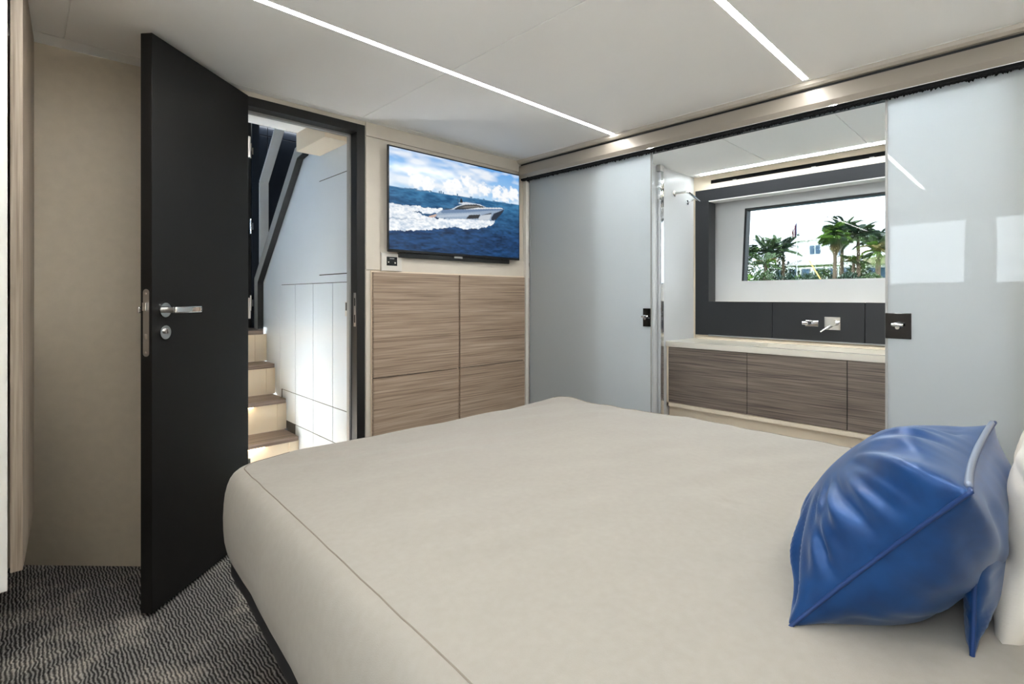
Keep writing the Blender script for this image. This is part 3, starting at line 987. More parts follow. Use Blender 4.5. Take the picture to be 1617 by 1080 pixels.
for y in (0.720, 1.240):
    box('joint_strip', (XB - 0.004, y - 0.02, 0.778), (XB - 0.001, y + 0.02, zr0 - 0.002), M_BLACK, wo)
box('backsplash_trim', (XB - 0.020, 0.10, 0.770), (XB, 1.681, 0.778), M_GREYTRIM, wo)
# recess lining: sill, cheeks, and the plate that holds the window (leaning outwards at the top)
XP = XB + 0.16
wy0, wy1 = 0.16, 0.0
kx = 1.0


def back(u_y, z):           # position on the window plate for a point measured on the plane XB
    s = (XP - 0.0) / XB
    return (XP, u_y * s, H + (z - H) * s)


wt, wbm = back(1.43, 1.672)[2], back(1.43, 1.166)[2]
wl_t, wl_b = back(1.427, 0)[1], back(1.449, 0)[1]
pl_t, pl_b = 1.87, 0.98
plate = MB()
# frame of the plate around the opening (four pieces), opening edge slightly slanted at the left
yl, yr = 1.775, 0.09
wr = 0.22
def slab(poly):
    plate.prism(poly, 0, XP, XP + 0.08)
slab([(yl, pl_b), (yl, pl_t), (wl_t, pl_t), (wl_t, wt), (wl_b, wbm), (wl_b, pl_b)])
slab([(wl_t, wt), (wl_t, pl_t), (wr, pl_t), (wr, wt)])
slab([(wl_b, wbm), (wr, wbm), (wr, pl_b), (wl_b, pl_b)])
slab([(wr, pl_b), (wr, pl_t), (yr, pl_t), (yr, pl_b)])
plate.build('recess_back', M_BATHWALL, wo)
MB().box((XB + 0.001, 0.10, zr0 - 0.03), (XP, y_b + 0.09, zr0 - 0.0005)).build('sill', M_CREAM, wo)
MB().box((XB + 0.099, y_b + 0.04, zr0), (XP, y_b + 0.10, 1.87)).box((XB + 0.099, 0.09, 1.80), (XP, y_b + 0.10, 1.87)).build('recess_lining', M_BATHWALL, wo)
MB().box((XB - 0.011, 0.10, zr1), (XB + 0.10, y_b, zr1 + 0.006)).build('recess_edge', M_WHITE, wo)

w1 = empty('window_1', (XP + 0.04, 0.8, wbm), 'bathroom window looking out on palms and white houses', kind='structure')
fw = 0.014
MB().prism([(wl_t, wt), (wl_t - fw, wt - fw), (wl_b - fw, wbm), (wl_b, wbm)], 0, XP + 0.005, XP + 0.075).prism([(wl_t, wt), (wr, wt), (wr, wt - fw), (wl_t - fw, wt - fw)], 0, XP + 0.005, XP + 0.075) \
    .box((XP + 0.005, wr, wbm), (XP + 0.075, wr + fw, wt)).build('window_gasket', M_BLACK, w1)
MB().prism([(wl_t - 0.002, wt - 0.002), (wr, wt - 0.002), (wr, wbm), (wl_b - 0.002, wbm)], 0, XP + 0.055, XP + 0.063).build('pane', M_TINT, w1)


def drops():
    m = MB()
    rng = random.Random(5)
    for i in range(420):
        y = rng.uniform(wr + 0.03, wl_b - 0.03)
        z = wbm + (wt - wbm) * (rng.random() ** 1.5) * 0.62
        r = rng.uniform(0.0008, 0.0022)
        x = XP + 0.0548
        ring = [(x, y + r * math.cos(k * math.pi / 3), z + r * 1.5 * math.sin(k * math.pi / 3)) for k in range(6)]
        m.add([(x - r * 0.7, y, z)] + ring, [(0, k + 1, (k + 1) % 6 + 1) for k in range(6)])
    o = m.build('water_drops', plain('water_spots', srgb(232, 236, 238), 0.2), w1)
    o['kind'] = 'stuff'


drops()

# vanity
vn = empty('vanity_cabinet', (3.4, 0.9, 0), 'low bathroom cabinet with three grey oak veneer fronts', 'cabinet')
MB().box((3.238, 0.085, 0.300), (XB - 0.001, 1.795, 0.712)).build('body', M_CREAM, vn)
MB().box((3.228, 1.782, 0.300), (3.238, 1.795, 0.712)).box((3.228, 0.085, 0.300), (3.238, 1.795, 0.326)).build('face_frame', M_CREAM, vn)
for (y0, y1) in ((1.253, 1.779), (0.724, 1.249), (0.10, 0.720)):
    box('front', (3.226, y0, 0.330), (3.238, y1, 0.709), M_WOOD2, vn, bevel=0.001)
MB().box((3.262, 0.085, 0.0), (XB - 0.001, 1.795, 0.300)).build('plinth', M_CREAM, vn)
for y in (0.722, 1.251):
    box('joint_strip', (3.2355, y - 0.012, 0.330), (3.2375, y + 0.012, 0.709), M_BLACK, vn)

ct = empty('countertop', (3.4, 0.9, 0.713), 'cream stone countertop with a long sunken basin', 'countertop')
bx0, bx1, by0, by1 = 3.285, 3.56, 0.45, 1.25
MB().box((3.222, 0.085, 0.7125), (bx0, 1.798, 0.748)).box((bx1, 0.085, 0.7125), (XB - 0.021, 1.798, 0.748)) \
    .box((bx0, by1, 0.7125), (bx1, 1.798, 0.748)).box((bx0, 0.085, 0.7125), (bx1, by0, 0.748)).build('slab', M_STONE, ct)
bx0, bx1, by0, by1 = bx0 + 0.001, bx1 - 0.001, by0 + 0.001, by1 - 0.001
MB().add([(bx0, by0, 0.748), (bx1, by0, 0.748), (bx1, by1, 0.748), (bx0, by1, 0.748), (bx0, by0, 0.716), (bx1, by0, 0.716), (bx1, by1, 0.722), (bx0, by1, 0.722)],
         [(4, 5, 6, 7), (0, 4, 5, 1), (1, 5, 6, 2), (2, 6, 7, 3), (3, 7, 4, 0)]).build('basin', M_STONE, ct)
box('back_lip', (XB - 0.045, 0.085, 0.748), (XB - 0.021, 1.75, 0.760), M_CREAM, ct, bevel=0.001)

fc = empty('wall_faucet', (XB - 0.02, 0.93, 0.88), 'chrome wall faucet with square plates on the charcoal backsplash', 'faucet')
XFc = XB - 0.0165
box('spout_plate', (XFc - 0.006, 0.965, 0.868), (XFc, 1.04, 0.905), M_CHROME, fc, bevel=0.001)
MB().box((XFc - 0.150, 0.985, 0.884), (XFc - 0.004, 1.018, 0.902)).build('spout', M_CHROME, fc, bevel=0.003)
vp = box('valve_plate', (XFc - 0.006, 0.845, 0.850), (XFc, 0.932, 0.930), M_CHROME, fc, bevel=0.001)
MB().tube([(XFc - 0.006, 0.878, 0.895), (XFc - 0.045, 0.878, 0.895)], 0.019, 20).build('valve_knob', M_CHROME, vp, smooth=True, sharp=0.7)
MB().tube([(XFc - 0.035, 0.880, 0.885), (XFc - 0.060, 0.925, 0.850), (XFc - 0.066, 0.938, 0.838)], [0.006, 0.005, 0.004], 10).build('lever', M_CHROME, vp, smooth=True, sharp=0.8)

# chrome profile of the shower screen and the arm on the side wall
sp = empty('shower_screen_profile', (3.13, 1.78, 0.0), 'tall chrome shower screen profile behind the frosted pane edge', 'shower screen')
box('channel', (3.130, 1.772, 0.003), (3.150, 1.798, ZC - 0.004), M_CHROME, sp, bevel=0.003)
box('rod', (3.108, 1.770, 0.003), (3.122, 1.792, ZC - 0.045), M_CHROME, sp, bevel=0.004)
box('head_block', (3.096, 1.768, ZC - 0.045), (3.150, 1.798, ZC - 0.003), M_STEEL, sp, bevel=0.002)
for kz, kr in ((1.72, 0.012), (1.79, 0.010)):
    MB().tube([(3.107, 1.775, kz), (3.075, 1.770, kz)], kr, 12).build('knob', M_CHROME, sp, smooth=True, sharp=0.8)

ra = empty('robe_arm', (3.33, 1.80, 1.78), 'chrome angled arm with round rosettes on the bathroom side wall', 'wall arm')
MB().tube([(3.32, 1.799, 1.783), (3.32, 1.785, 1.783)], 0.022, 20).build('rosette', M_CHROME, ra, smooth=True, sharp=0.7)
MB().tube([(3.52, 1.799, 1.745), (3.52, 1.788, 1.745)], 0.018, 20).build('rosette', M_CHROME, ra, smooth=True, sharp=0.7)
MB().tube([(3.32, 1.786, 1.785), (3.395, 1.735, 1.798), (3.415, 1.728, 1.797), (3.58, 1.728, 1.757)], [0.009, 0.009, 0.010, 0.010], 12).build('arm', M_CHROME, ra, smooth=True, sharp=0.7)
MB().tube([(3.52, 1.788, 1.745), (3.52, 1.728, 1.771)], 0.006, 10).build('bracket', M_CHROME, ra, smooth=True)

# ================================================================== BED
ZT = 0.558


def rounded_quad(c, r, n_corner=10, n_side=24):
    """closed loop round four corners c (counter-clockwise), rounding radii r"""
    out = []
    k = len(c)
    arcs = []
    for i in range(k):
        p, a, b = Vector(c[i]), Vector(c[i - 1]), Vector(c[(i + 1) % k])
        da, db = (a - p).normalized(), (b - p).normalized()
        half = math.acos(max(-1, min(1, da.dot(db)))) / 2
        t_ = r[i] / math.tan(half)
        s0, s1 = p + da * t_, p + db * t_
        cen = p + (da + db).normalized() * (r[i] / math.sin(half))
        a0 = math.atan2(s0.y - cen.y, s0.x - cen.x)
        a1 = math.atan2(s1.y - cen.y, s1.x - cen.x)
        dlt = (a1 - a0 + math.pi) % (2 * math.pi) - math.pi
        arcs.append([Vector((cen.x + r[i] * math.cos(a0 + dlt * j / n_corner), cen.y + r[i] * math.sin(a0 + dlt * j / n_corner))) for j in range(n_corner + 1)])
    for i in range(k):
        out += arcs[i]
        a, b = arcs[i][-1], arcs[(i + 1) % k][0]
        out += [a.lerp(b, j / n_side) for j in range(1, n_side)]
    return out


def offset_loop(loop, d):
    n = len(loop)
    out = []
    for i in range(n):
        t_ = (loop[(i + 1) % n] - loop[i - 1]).normalized()
        nr = Vector((t_.y, -t_.x))
        out.append(loop[i] + nr * (d[i] if isinstance(d, list) else d))
    return out


YH, YFT = -0.62, 1.645
seam_c = [(0.372, YH), (2.050, YH), (1.942, YFT), (0.470, YFT)]        # counter-clockwise from above
seam_loop = rounded_quad(seam_c, [0.05, 0.05, 0.07, 0.055], 12, 60)


def bedspread():
    e = empty('bedspread', (1.2, 0.6, 0.31), 'cream fitted bedspread with a thin seam covering the bed', 'bedspread')
    prof = [(0.0, 0.0), (0.010, -0.002), (0.020, -0.006), (0.030, -0.014), (0.038, -0.026), (0.044, -0.042), (0.049, -0.065), (0.052, -0.095), (0.053, -0.130), (0.052, -0.165), (0.049, -0.200), (0.043, -0.228), (0.036, -0.250)]
    n = len(seam_loop)
    na, nb = vnoise(11), vnoise(12)
    V = []
    # flare of the side drop towards the head
    for (o, dz) in reversed(prof):
        d = []
        for p in seam_loop:
            fl = 1.0 + 0.75 * max(0.0, min(1.0, (1.45 - p.y) / 0.7)) * min(1.0, -dz / 0.18)
            d.append(o * fl)
        V.append([(q.x, q.y, ZT + dz) for q in offset_loop(seam_loop, d)])
    cx = sum(p.x for p in seam_loop) / n
    cy = sum(p.y for p in seam_loop) / n
    NR = 46
    for k in range(1, NR):
        t_ = (k / NR) ** 1.0
        V.append([(p.x + (cx - p.x) * t_, p.y + (cy - p.y) * t_, ZT) for p in seam_loop])
    arr = np.array(V)                                   # rings x n x 3
    X, Y, Z = arr[..., 0].copy(), arr[..., 1].copy(), arr[..., 2].copy()
    down = np.clip((ZT - Z) / 0.12, 0, 1)
    top = 1 - down
    # quilt relief: broad softness plus long shallow folds running across the foot
    relief = 0.010 * na(X * 3.1 + 5, Y * 3.1 + 9) + 0.0055 * nb(X * 8 + Y * 3, Y * 10)
    edge = np.clip(1 - (YFT - Y) / 0.5, 0, 1)
    fold = 0.013 * na(X * 3.0 + 20, Y * 17 + X * 4.5) * (0.35 + edge)
    le = np.clip(1 - (X - 0.42) / 0.45, 0, 1)
    fold2 = 0.012 * nb(X * 4 + Y * 2 + 7, Y * 15 - X * 6) * le
    crown = 0.012 * np.clip(1 - ((X - cx) / 0.80) ** 4, 0, 1) * np.clip(1 - ((Y - cy) / 1.1) ** 6, 0, 1)
    near_seam = np.clip((X - 0.42) / 0.22, 0.25, 1)
    Z += top * ((relief + fold + fold2) * near_seam + crown - 0.003)
    # side: vertical drape waves
    sidew = 0.007 * na(X * 2 + 3, Y * 6 + Z * 2) + 0.004 * nb(Y * 13 + X * 5, Z * 7)
    out = np.sign(X - cx)
    is_x = np.abs(X - cx) > 0.6
    X += np.where(is_x, out * down * sidew, 0)
    Y += np.where(~is_x & (Y > 1), down * sidew, 0)
    verts = np.stack([X, Y, Z], -1).reshape(-1, 3).tolist()
    R = arr.shape[0]
    faces = []
    for r in range(R - 1):
        for i in range(n):
            j = (i + 1) % n
            faces.append((r * n + i, r * n + j, (r + 1) * n + j, (r + 1) * n + i))
    verts.append([cx, cy, float(ZT + 0.008)])
    c_i = len(verts) - 1
    for i in range(n):
        faces.append(((R - 1) * n + i, (R - 1) * n + (i + 1) % n, c_i))
    mesh('cover', verts, faces, M_SPREAD, e, smooth=True)
    ring = len(prof) - 1
    P = np.stack([X, Y, Z], -1)[ring]
    # seam along the left side, along the foot corner and along the right side
    left = [i for i in range(n) if P[i][0] < 0.62 and P[i][1] > YH + 0.1]
    right = [i for i in range(n) if P[i][0] > 1.86 and P[i][1] > YH + 0.1]
    for ids in (left, right):
        ids.sort(key=lambda i: i)
        MB().tube([(P[i][0], P[i][1], P[i][2] + 0.0) for i in ids], 0.0015, 6).build('seam', M_SEAM, e, smooth=True)


bedspread()
bd = empty('bed', (1.2, 0.5, 0), 'double bed on a dark navy base in the middle of the cabin', 'bed')


def loop_solid(loop, z0, z1):
    m = MB()
    m.prism([(p.x, p.y) for p in loop], 2, z0, z1)
    return m


def base_off(extra):
    return [(0.036 + extra) * (1.0 + 0.75 * max(0.0, min(1.0, (1.45 - p.y) / 0.7))) for p in seam_loop]


loop_solid(offset_loop(seam_loop, base_off(-0.001)), 0.262, 0.307).build('bed_base', M_BEDBASE, bd, bevel=0.0)
loop_solid(offset_loop(seam_loop, -0.035), 0.308, 0.530).build('mattress', M_PILLOW, bd)
box('plinth', (0.72, YH + 0.02, 0.0), (1.75, 1.36, 0.261), M_BLACK, bd)


# ------------------------------------------------------------------ cushions
def cushion_mesh(name, w_, h_, th, mat, seed, pinch=0.10, wrinkle=1.0, N=44, ex=2.4, parent=None, pipe=None, zipper=None):
    """pillow: x = width, y = height, z = thickness, two puffed faces meeting in an edge seam"""
    na, nb = vnoise(seed), vnoise(seed + 1)
    s = np.linspace(-1, 1, N)
    U, Vv = np.meshgrid(s, s)
    # corners stay out, the sides draw in
    px = w_ / 2 * U * (1 - pinch * (1 - U ** 2) * 0.0 - pinch * (1 - Vv ** 2) * np.abs(U) ** 3)
    py = h_ / 2 * Vv * (1 - pinch * (1 - U ** 2) * np.abs(Vv) ** 3)
    puff = np.clip((1 - np.abs(U) ** ex), 0, 1) ** 0.62 * np.clip((1 - np.abs(Vv) ** ex), 0, 1) ** 0.62
    rad = np.hypot(U, Vv)
    ang_ = np.arctan2(Vv, U)
    edge = np.clip((np.maximum(np.abs(U), np.abs(Vv)) - 0.30) / 0.5, 0, 1) * np.clip((1 - np.maximum(np.abs(U), np.abs(Vv))) / 0.14, 0, 1)
    wr = (na(ang_ * 5.2 + 9, rad * 1.2 + 3) + 0.7 * nb(ang_ * 9 + 20, rad * 2.0)) * edge * wrinkle * 0.022
    soft = 0.02 * na(U * 2 + 4, Vv * 2 + 4) * puff * wrinkle
    zt_ = th / 2 * puff + wr + soft * 0.5
    zb2 = -th / 2 * puff + nb(ang_ * 5 + 2, rad * 2) * edge * wrinkle * 0.016
    V = np.concatenate([np.stack([px, py, zt_], -1).reshape(-1, 3), np.stack([px, py, zb2], -1).reshape(-1, 3)])
    idx = np.arange(N * N).reshape(N, N)
    F = np.stack([idx[:-1, :-1], idx[:-1, 1:], idx[1:, 1:], idx[1:, :-1]], -1).reshape(-1, 4).tolist()
    F += (np.stack([idx[:-1, :-1], idx[1:, :-1], idx[1:, 1:], idx[:-1, 1:]], -1).reshape(-1, 4) + N * N).tolist()
    # weld border
    border = np.concatenate([idx[0, :], idx[1:, -1], idx[-1, -2::-1], idx[-2:0:-1, 0]])
    remap = {int(i) + N * N: int(i) for i in border}
    F = [[remap.get(i, i) for i in f] for f in F]
    used = sorted({i for f in F for i in f})
    nm = {o: k for k, o in enumerate(used)}
    o = mesh(name, V[used].tolist(), [[nm[i] for i in f] for f in F], mat, parent, local=True, smooth=True)
    if pipe is not None:
        pts = [tuple(V[i]) for i in border] + [tuple(V[border[0]])]
        MB().tube(pts, 0.0032, 6, caps=False).build('piping', pipe, parent, local=True, smooth=True)
    if zipper is not None:
        top_ids = idx[-1, 3:-3]
        pts = [tuple(V[i] + np.array([0, 0.002, 0.004])) for i in top_ids]
        MB().tube(pts, 0.0045, 6).build('zip', zipper, parent, local=True, smooth=True)
    return o


def place(e, origin, xdir, ydir):
    """x = width direction, y = up the face, z = front normal"""
    x = Vector(xdir).normalized()
    y = Vector(ydir)
    y = (y - x * y.dot(x)).normalized()
    z = x.cross(y)
    m4 = Matrix((x, y, z)).transposed().to_4x4()
    e.matrix_world = Matrix.Translation(Vector(origin)) @ m4


cu = empty('cushion', (0, 0, 0), 'shiny blue satin cushion leaning against the white pillows', 'cushion')
cushion_mesh('cushion_cover', 0.49, 0.335, 0.225, M_SATIN, 31, 0.10, 1.5, 72, 2.5, cu, M_SATINPIPE, M_ZIP)
place(cu, (1.070, 0.160, 0.690), (-1.0, 0.0, 0.0), (0.08, -0.61, 0.78))

cu2 = empty('cushion', (0, 0, 0), 'blue cushion mostly hidden behind the shiny one, one corner showing', 'cushion')
cushion_mesh('cushion_cover', 0.28, 0.19, 0.05, M_SATIN, 41, 0.12, 0.5, 30, 2.0, cu2, M_SATINPIPE)
place(cu2, (1.052, 0.056, 0.675), (-1.0, 0.04, -0.14), (0.0, -0.02, 1.0))

PIL = [
    ('large white pillow directly behind the blue cushion', (1.285, -0.085, 0.755), (-1.0, 0.24, -0.05), (0.0, -0.28, 0.96), 0.66, 0.42, 0.20),
    ('white pillow farther along the bed head towards the sliding pane', (1.78, -0.08, 0.735), (-1.0, -0.05, 0.0), (0.0, -0.45, 0.9), 0.58, 0.42, 0.18),
]
for i, (lab, o_, xd, yd, ww, hh, tt) in enumerate(PIL):
    e = empty('pillow', (0, 0, 0), lab, 'pillow', 'white pillows at the bed head')
    cushion_mesh('pillow_case', ww, hh, tt, M_PILLOW, 60 + i * 3, 0.05, 0.8, 44, 2.3, e)
    place(e, o_, xd, yd)

# ================================================================== OUTSIDE, BEYOND THE BATHROOM WINDOW
M_LEAF = [plain('palm_leaf_dark', srgb(46, 70, 50), 0.5, var=(2, 0.3)), plain('palm_leaf_mid', srgb(76, 98, 58), 0.5, var=(2, 0.3)), plain('palm_leaf_bright', srgb(104, 138, 54), 0.5, var=(2, 0.3)), plain('palm_leaf_dry', srgb(150, 132, 84), 0.7, var=(2, 0.2))]
M_TRUNK = plain('palm_trunk', srgb(122, 104, 86), 0.9, bump=(8, 0.5), var=(4, 0.2))
M_HOUSE = plain('white_house_render', srgb(236, 236, 232), 0.8)
M_ROOF = plain('pale_roof_canvas', srgb(232, 228, 220), 0.8)
M_PANE = plain('house_window_blue', srgb(78, 104, 128), 0.15)
M_LAWN = plain('lawn_green', srgb(96, 124, 58), 0.9, var=(0.4, 0.25))
M_WATER = plain('canal_water', srgb(44, 84, 92), 0.12, bump=(1.2, 0.3))

tag(box('water', (4.6, -80, -0.55), (47, 140, -0.45), M_WATER), 'canal water between the boat and the far shore', kind='structure')
tag(box('ground', (47, -80, -0.5), (140, 140, 1.9), M_LAWN), 'grassy far shore', kind='structure')


def frond_mesh(name, L, droop, nl, mat, wid=0.06):
    m = MB()
    pts = []
    for k in range(nl + 1):
        t_ = k / nl
        pts.append(Vector((L * t_ * (1 - 0.18 * t_ * droop), 0, L * (0.34 * t_ - droop * 0.75 * t_ * t_))))
    m.tube(pts, [0.03 * (1 - 0.8 * k / nl) for k in range(nl + 1)], 4)
    for k in range(1, nl + 1):
        t_ = k / nl
        p = pts[k]
        ln = L * 0.30 * math.sin(math.pi * (0.12 + 0.80 * t_)) + 0.05
        for sgn in (-1, 1):
            tip = p + Vector((ln * 0.55, sgn * ln * 0.8, -ln * 0.45))
            mid = (p + tip) / 2 + Vector((0, 0, 0.05 * ln))
            m.add([p, mid + Vector((wid, 0, 0)), tip, mid - Vector((wid, 0, 0))], [(0, 1, 2), (0, 2, 3)])
    me_o = m.build(name, mat)
    me = me_o.data
    bpy.data.objects.remove(me_o)
    return me


FR = [frond_mesh('frond', 2.0, 0.75, 22, M_LEAF[0]), frond_mesh('frond', 1.9, 0.45, 22, M_LEAF[1]), frond_mesh('frond', 1.7, 1.05, 20, M_LEAF[2]), frond_mesh('frond', 1.6, 1.5, 16, M_LEAF[3])]


def fan_mesh(name, r, mat):
    m = MB()
    nseg = 16
    for k in range(nseg):
        a = -1.9 + 3.8 * k / (nseg - 1)
        d = Vector((math.cos(a), math.sin(a), 0))
        s = Vector((-d.y, d.x, 0)) * r * 0.09
        p0 = Vector((0.55, 0, 0.2))
        tip = p0 + d * r + Vector((0, 0, -0.35 * r))
        mid = p0 + d * r * 0.55
        m.add([p0, mid + s, tip, mid - s], [(0, 1, 2), (0, 2, 3)])
    m.tube([(0, 0, 0), (0.55, 0, 0.2)], 0.02, 4)
    o = m.build(name, mat)
    me = o.data
    bpy.data.objects.remove(o)
    return me


FAN = [fan_mesh('fan_leaf', 0.75, M_LEAF[2]), fan_mesh('fan_leaf', 0.75, M_LEAF[1]), fan_mesh('fan_leaf', 0.7, M_LEAF[0])]


def palm(x, y, ztop, size, label, kinds, nfr, seed, lean=0.3, fan=False):
    rng = random.Random(seed)
    e = empty('palm_tree', (x, y, 1.9), label, 'palm tree', 'palms on the far shore')
    h = ztop - 1.9
    pts = [(lean * (k / 6) ** 2, 0, h * k / 6) for k in range(7)]
    MB().tube(pts, [0.20 - 0.08 * k / 6 for k in range(7)], 9).build('trunk', M_TRUNK, e, local=True, smooth=True)
    nfr = int(nfr * 1.6)
    for k in range(nfr):
        a = 2 * math.pi * (k * 0.618 + rng.random() * 0.1)
        src = (FAN if fan else FR)[kinds[k % len(kinds)]]
        pit = rng.uniform(-1.05, 0.45) if not fan else rng.uniform(-1.2, 0.7)
        s = size * rng.uniform(0.8, 1.1)
        instance(src, 'fan_leaf' if fan else 'frond', e, (lean, 0, h), (rng.uniform(-0.3, 0.3), pit, a), (s, s, s))
    if fan:
        for k in range(16):
            a = 2 * math.pi * k / 16
            instance(FR[3], 'dry_frond', e, (lean, 0, h - 0.35), (0, 0.5 + rng.random() * 0.4, a), (0.72, 0.72, 0.8))


palm(58, 22.9, 5.7, 1.15, 'palm at the left window edge beside the lowest shrubs', [0, 1, 0, 2], 15, 1)
palm(60, 21.2, 6.1, 1.2, 'dark upright palm, second from the left in the window', [0, 0, 1], 16, 2)
palm(61, 19.7, 6.3, 1.15, 'dark leaning palm just left of the flagpole', [0, 0, 1], 15, 3, -0.3)
palm(57, 20.3, 4.6, 0.95, 'short pale palm in front of the two dark palms', [1, 2, 3, 1], 14, 4)
palm(56, 13.55, 6.75, 1.2, 'tall bright green fan palm with a skirt of dry fronds', [0, 1, 0, 2], 34, 5, 0.2, True)
palm(60, 13.9, 7.9, 1.0, 'dark palm crown rising behind the fan palm', [0, 0, 1], 13, 6)
palm(58, 12.05, 6.9, 1.2, 'tall dark palm to the right of the fan palm', [0, 1, 0], 18, 7, -0.2)
palm(61, 11.0, 6.6, 1.2, 'dark palm at the edge of the right sliding pane', [0, 0, 1], 16, 8)
palm(56, 10.2, 5.2, 1.1, 'yellowish palm before the long blue windowed house', [1, 3, 2], 15, 9)
palm(58, 12.5, 4.5, 0.8, 'small yellow palm between the fan palm and the right house', [3, 2, 1], 12, 10)


def shrub(x, y, rx, ry, rz, mat, label, seed, n=520):
    rng = random.Random(seed)
    m = MB()
    for i in range(n):
        a, b = rng.uniform(0, 2 * math.pi), math.asin(rng.uniform(-0.1, 1))
        r = rng.uniform(0.72, 1.05)
        p = Vector((math.cos(a) * math.cos(b) * rx * r, math.sin(a) * math.cos(b) * ry * r, max(0.0, math.sin(b) * rz * r)))
        u = Vector((rng.gauss(0, 1), rng.gauss(0, 1), rng.gauss(0, 1))).normalized() * rng.uniform(0.10, 0.20)
        w_ = u.cross(Vector((rng.gauss(0, 1), rng.gauss(0, 1), rng.gauss(0, 1)))).normalized() * 0.09
        m.add([p - u, p + w_, p + u, p - w_], [(0, 1, 2, 3)])
    e = empty('shrub', (x, y, 1.9), label, 'shrub', 'shrubs on the far shore')
    m.build('foliage', mat, e, local=True)['kind'] = 'stuff'
    MB().tube([(0, 0, 0), (0.1, 0, rz * 0.7)], 0.06, 6).build('stem', M_TRUNK, e, local=True)


shrub(54, 21.2, 1.2, 1.3, 1.5, M_LEAF[2], 'bright green shrub at the lower left of the bathroom window', 1)
shrub(55, 19.6, 1.2, 1.3, 1.9, M_LEAF[1], 'grey green shrub next to the bright green one', 2)
shrub(55, 22.3, 1.2, 1.3, 2.2, M_LEAF[1], 'tall shrub below the leftmost palm', 3)
shrub(56, 18.2, 1.2, 1.6, 1.5, M_LEAF[0], 'low dark shrub below the flagpole', 4)
shrub(55, 15.6, 1.0, 1.3, 1.35, M_LEAF[0], 'dark low shrub behind the yellow pole', 5)
shrub(55, 12.2, 1.0, 1.2, 1.35, M_LEAF[0], 'dark low shrub below the right hand house', 6)
shrub(55, 10.4, 1.0, 1.0, 1.25, M_LEAF[1], 'pale low shrub at the right end of the view', 7)
shrub(57, 17.0, 0.9, 1.0, 1.2, M_LEAF[2], 'small yellow green shrub before the white house', 8)

shrub(63, 20.6, 1.5, 2.2, 3.6, M_LEAF[0], 'tall dark thicket behind the left palms', 11, 900)
shrub(63.5, 24.4, 1.5, 2.0, 3.4, M_LEAF[1], 'tall thicket at the far left of the shore', 12, 900)
shrub(60.5, 12.6, 1.0, 1.5, 2.6, M_LEAF[1], 'thicket around the trunks right of the fan palm', 13, 700)
shrub(58, 15.2, 0.9, 1.4, 2.0, M_LEAF[1], 'mid green bush left of the fan palm trunk', 14)
# white house with an upper block
hs = empty('house', (74, 18, 1.9), 'white two storey house behind the flagpole', 'house')
MB().box((70, 14.5, 1.9), (78, 24.5, 5.2)).build('wall', M_HOUSE, hs)
MB().box((71, 15.8, 5.2), (77, 21.4, 8.05)).build('upper_wall', M_HOUSE, hs)
MB().box((70.8, 15.6, 8.05), (77.2, 21.6, 8.25)).build('roof', M_ROOF, hs)
for (y0, y1, z0, z1) in ((18.6, 20.0, 6.2, 7.5), (16.4, 17.2, 5.9, 7.3)):
    wdw = box('window', (70.95, y0, z0), (71.05, y1, z1), M_HOUSE, hs)
    box('pane', (70.92, y0 + 0.12, z0 + 0.12), (70.96, (y0 + y1) / 2 - 0.05, z1 - 0.12), M_PANE, wdw)
    box('pane', (70.92, (y0 + y1) / 2 + 0.05, z0 + 0.12), (70.96, y1 - 0.12, z1 - 0.12), M_PANE, wdw)
for k in range(6):
    y0 = 15.2 + k * 1.45
    wdw = box('window', (69.95, y0, 2.6), (70.05, y0 + 1.0, 4.5), M_GREYTRIM, hs)
    box('pane', (69.90, y0 + 0.1, 2.7), (69.96, y0 + 0.9, 4.4), M_PANE, wdw)

h2 = empty('house', (70, 11, 1.9), 'long white house with blue windows and a pale curved roof at the right', 'house')
MB().box((66, 6.0, 1.9), (74, 13.6, 4.55)).build('wall', M_HOUSE, h2)
MB().prism([(5.6, 4.55), (14.0, 4.55), (13.0, 5.15), (10.0, 5.55), (7.0, 5.3)], 0, 65.4, 74.5).build('roof', plain('thatch_tan', srgb(206, 196, 160), 0.9, var=(1, 0.15)), h2)
for k in range(6):
    y0 = 6.6 + k * 1.1
    wdw = box('window', (65.94, y0, 2.9), (66.02, y0 + 0.85, 4.25), M_HOUSE, h2)
    box('pane', (65.88, y0 + 0.08, 3.0), (65.95, y0 + 0.77, 4.15), M_PANE, wdw)

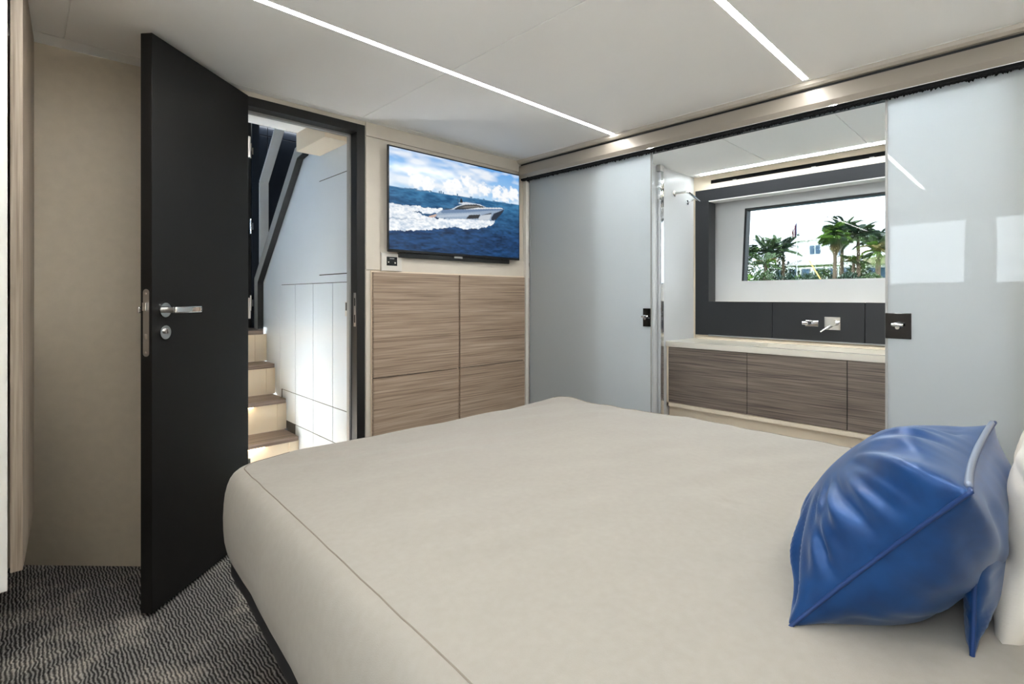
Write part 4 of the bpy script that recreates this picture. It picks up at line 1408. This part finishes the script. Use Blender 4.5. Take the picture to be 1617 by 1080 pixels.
# pavilion canopy and yellow pole
pv = empty('canopy', (62, 17.2, 1.9), 'broad white canopy roof below the flagpole', 'canopy')
MB().add([(60, 19.2, 4.45), (64, 19.2, 4.45), (64, 14.8, 4.45), (60, 14.8, 4.45), (62, 17.2, 5.55), (60, 19.2, 4.35), (64, 19.2, 4.35), (64, 14.8, 4.35), (60, 14.8, 4.35)],
         [(0, 1, 4), (1, 2, 4), (2, 3, 4), (3, 0, 4), (0, 5, 6, 1), (1, 6, 7, 2), (2, 7, 8, 3), (3, 8, 5, 0), (5, 8, 7, 6)]).build('canopy_roof', M_ROOF, pv)
for (x, y) in ((60.2, 19.0), (63.8, 19.0), (60.2, 15.0), (63.8, 15.0)):
    MB().tube([(x, y, 1.9), (x, y, 4.4)], 0.05, 6).build('post', M_HOUSE, pv)
tag(MB().tube([(52, 14.6, 4.3), (49.6, 12.74, 1.9)], 0.06, 8).build('dock_pole', plain('yellow_pole', srgb(214, 170, 96), 0.5)), 'slanting yellow pole in front of the white canopy', 'pole')

# flagpole with hanging flag
fp = empty('flagpole', (59, 17.75, 1.9), 'flagpole with a limp striped flag above the white canopy', 'flagpole')
MB().tube([(59, 17.75, 1.9), (59, 17.75, 9.2)], [0.06, 0.03], 8).build('pole', M_HOUSE, fp)
nfl = 5
M_RED = plain('flag_red', srgb(112, 44, 56), 0.8)
M_FBLUE = plain('flag_blue', srgb(46, 56, 96), 0.8)
for k in range(nfl):
    z1 = 8.95
    y = 17.75 + 0.07 + 0.10 * k
    ln = 1.55 - 0.18 * k
    MB().add([(59 + 0.05 * (k % 2), y - 0.05, z1 - 0.22 * k), (59 - 0.05 * (k % 2), y + 0.05, z1 - 0.22 * (k + 1)), (59 - 0.05, y + 0.03, z1 - 0.22 * k - ln), (59 + 0.05, y - 0.05, z1 - 0.22 * k - ln + 0.1),
              (59.03, y - 0.05, z1 - 0.22 * k), (59.03, y + 0.05, z1 - 0.22 * (k + 1)), (59.03, y + 0.03, z1 - 0.22 * k - ln), (59.08, y - 0.05, z1 - 0.22 * k - ln + 0.1)],
             [(0, 1, 2, 3), (7, 6, 5, 4), (0, 4, 5, 1), (1, 5, 6, 2), (2, 6, 7, 3), (3, 7, 4, 0)]).build('flag_fold', [M_FBLUE, M_RED, M_HOUSE, M_RED, M_HOUSE][k], fp)
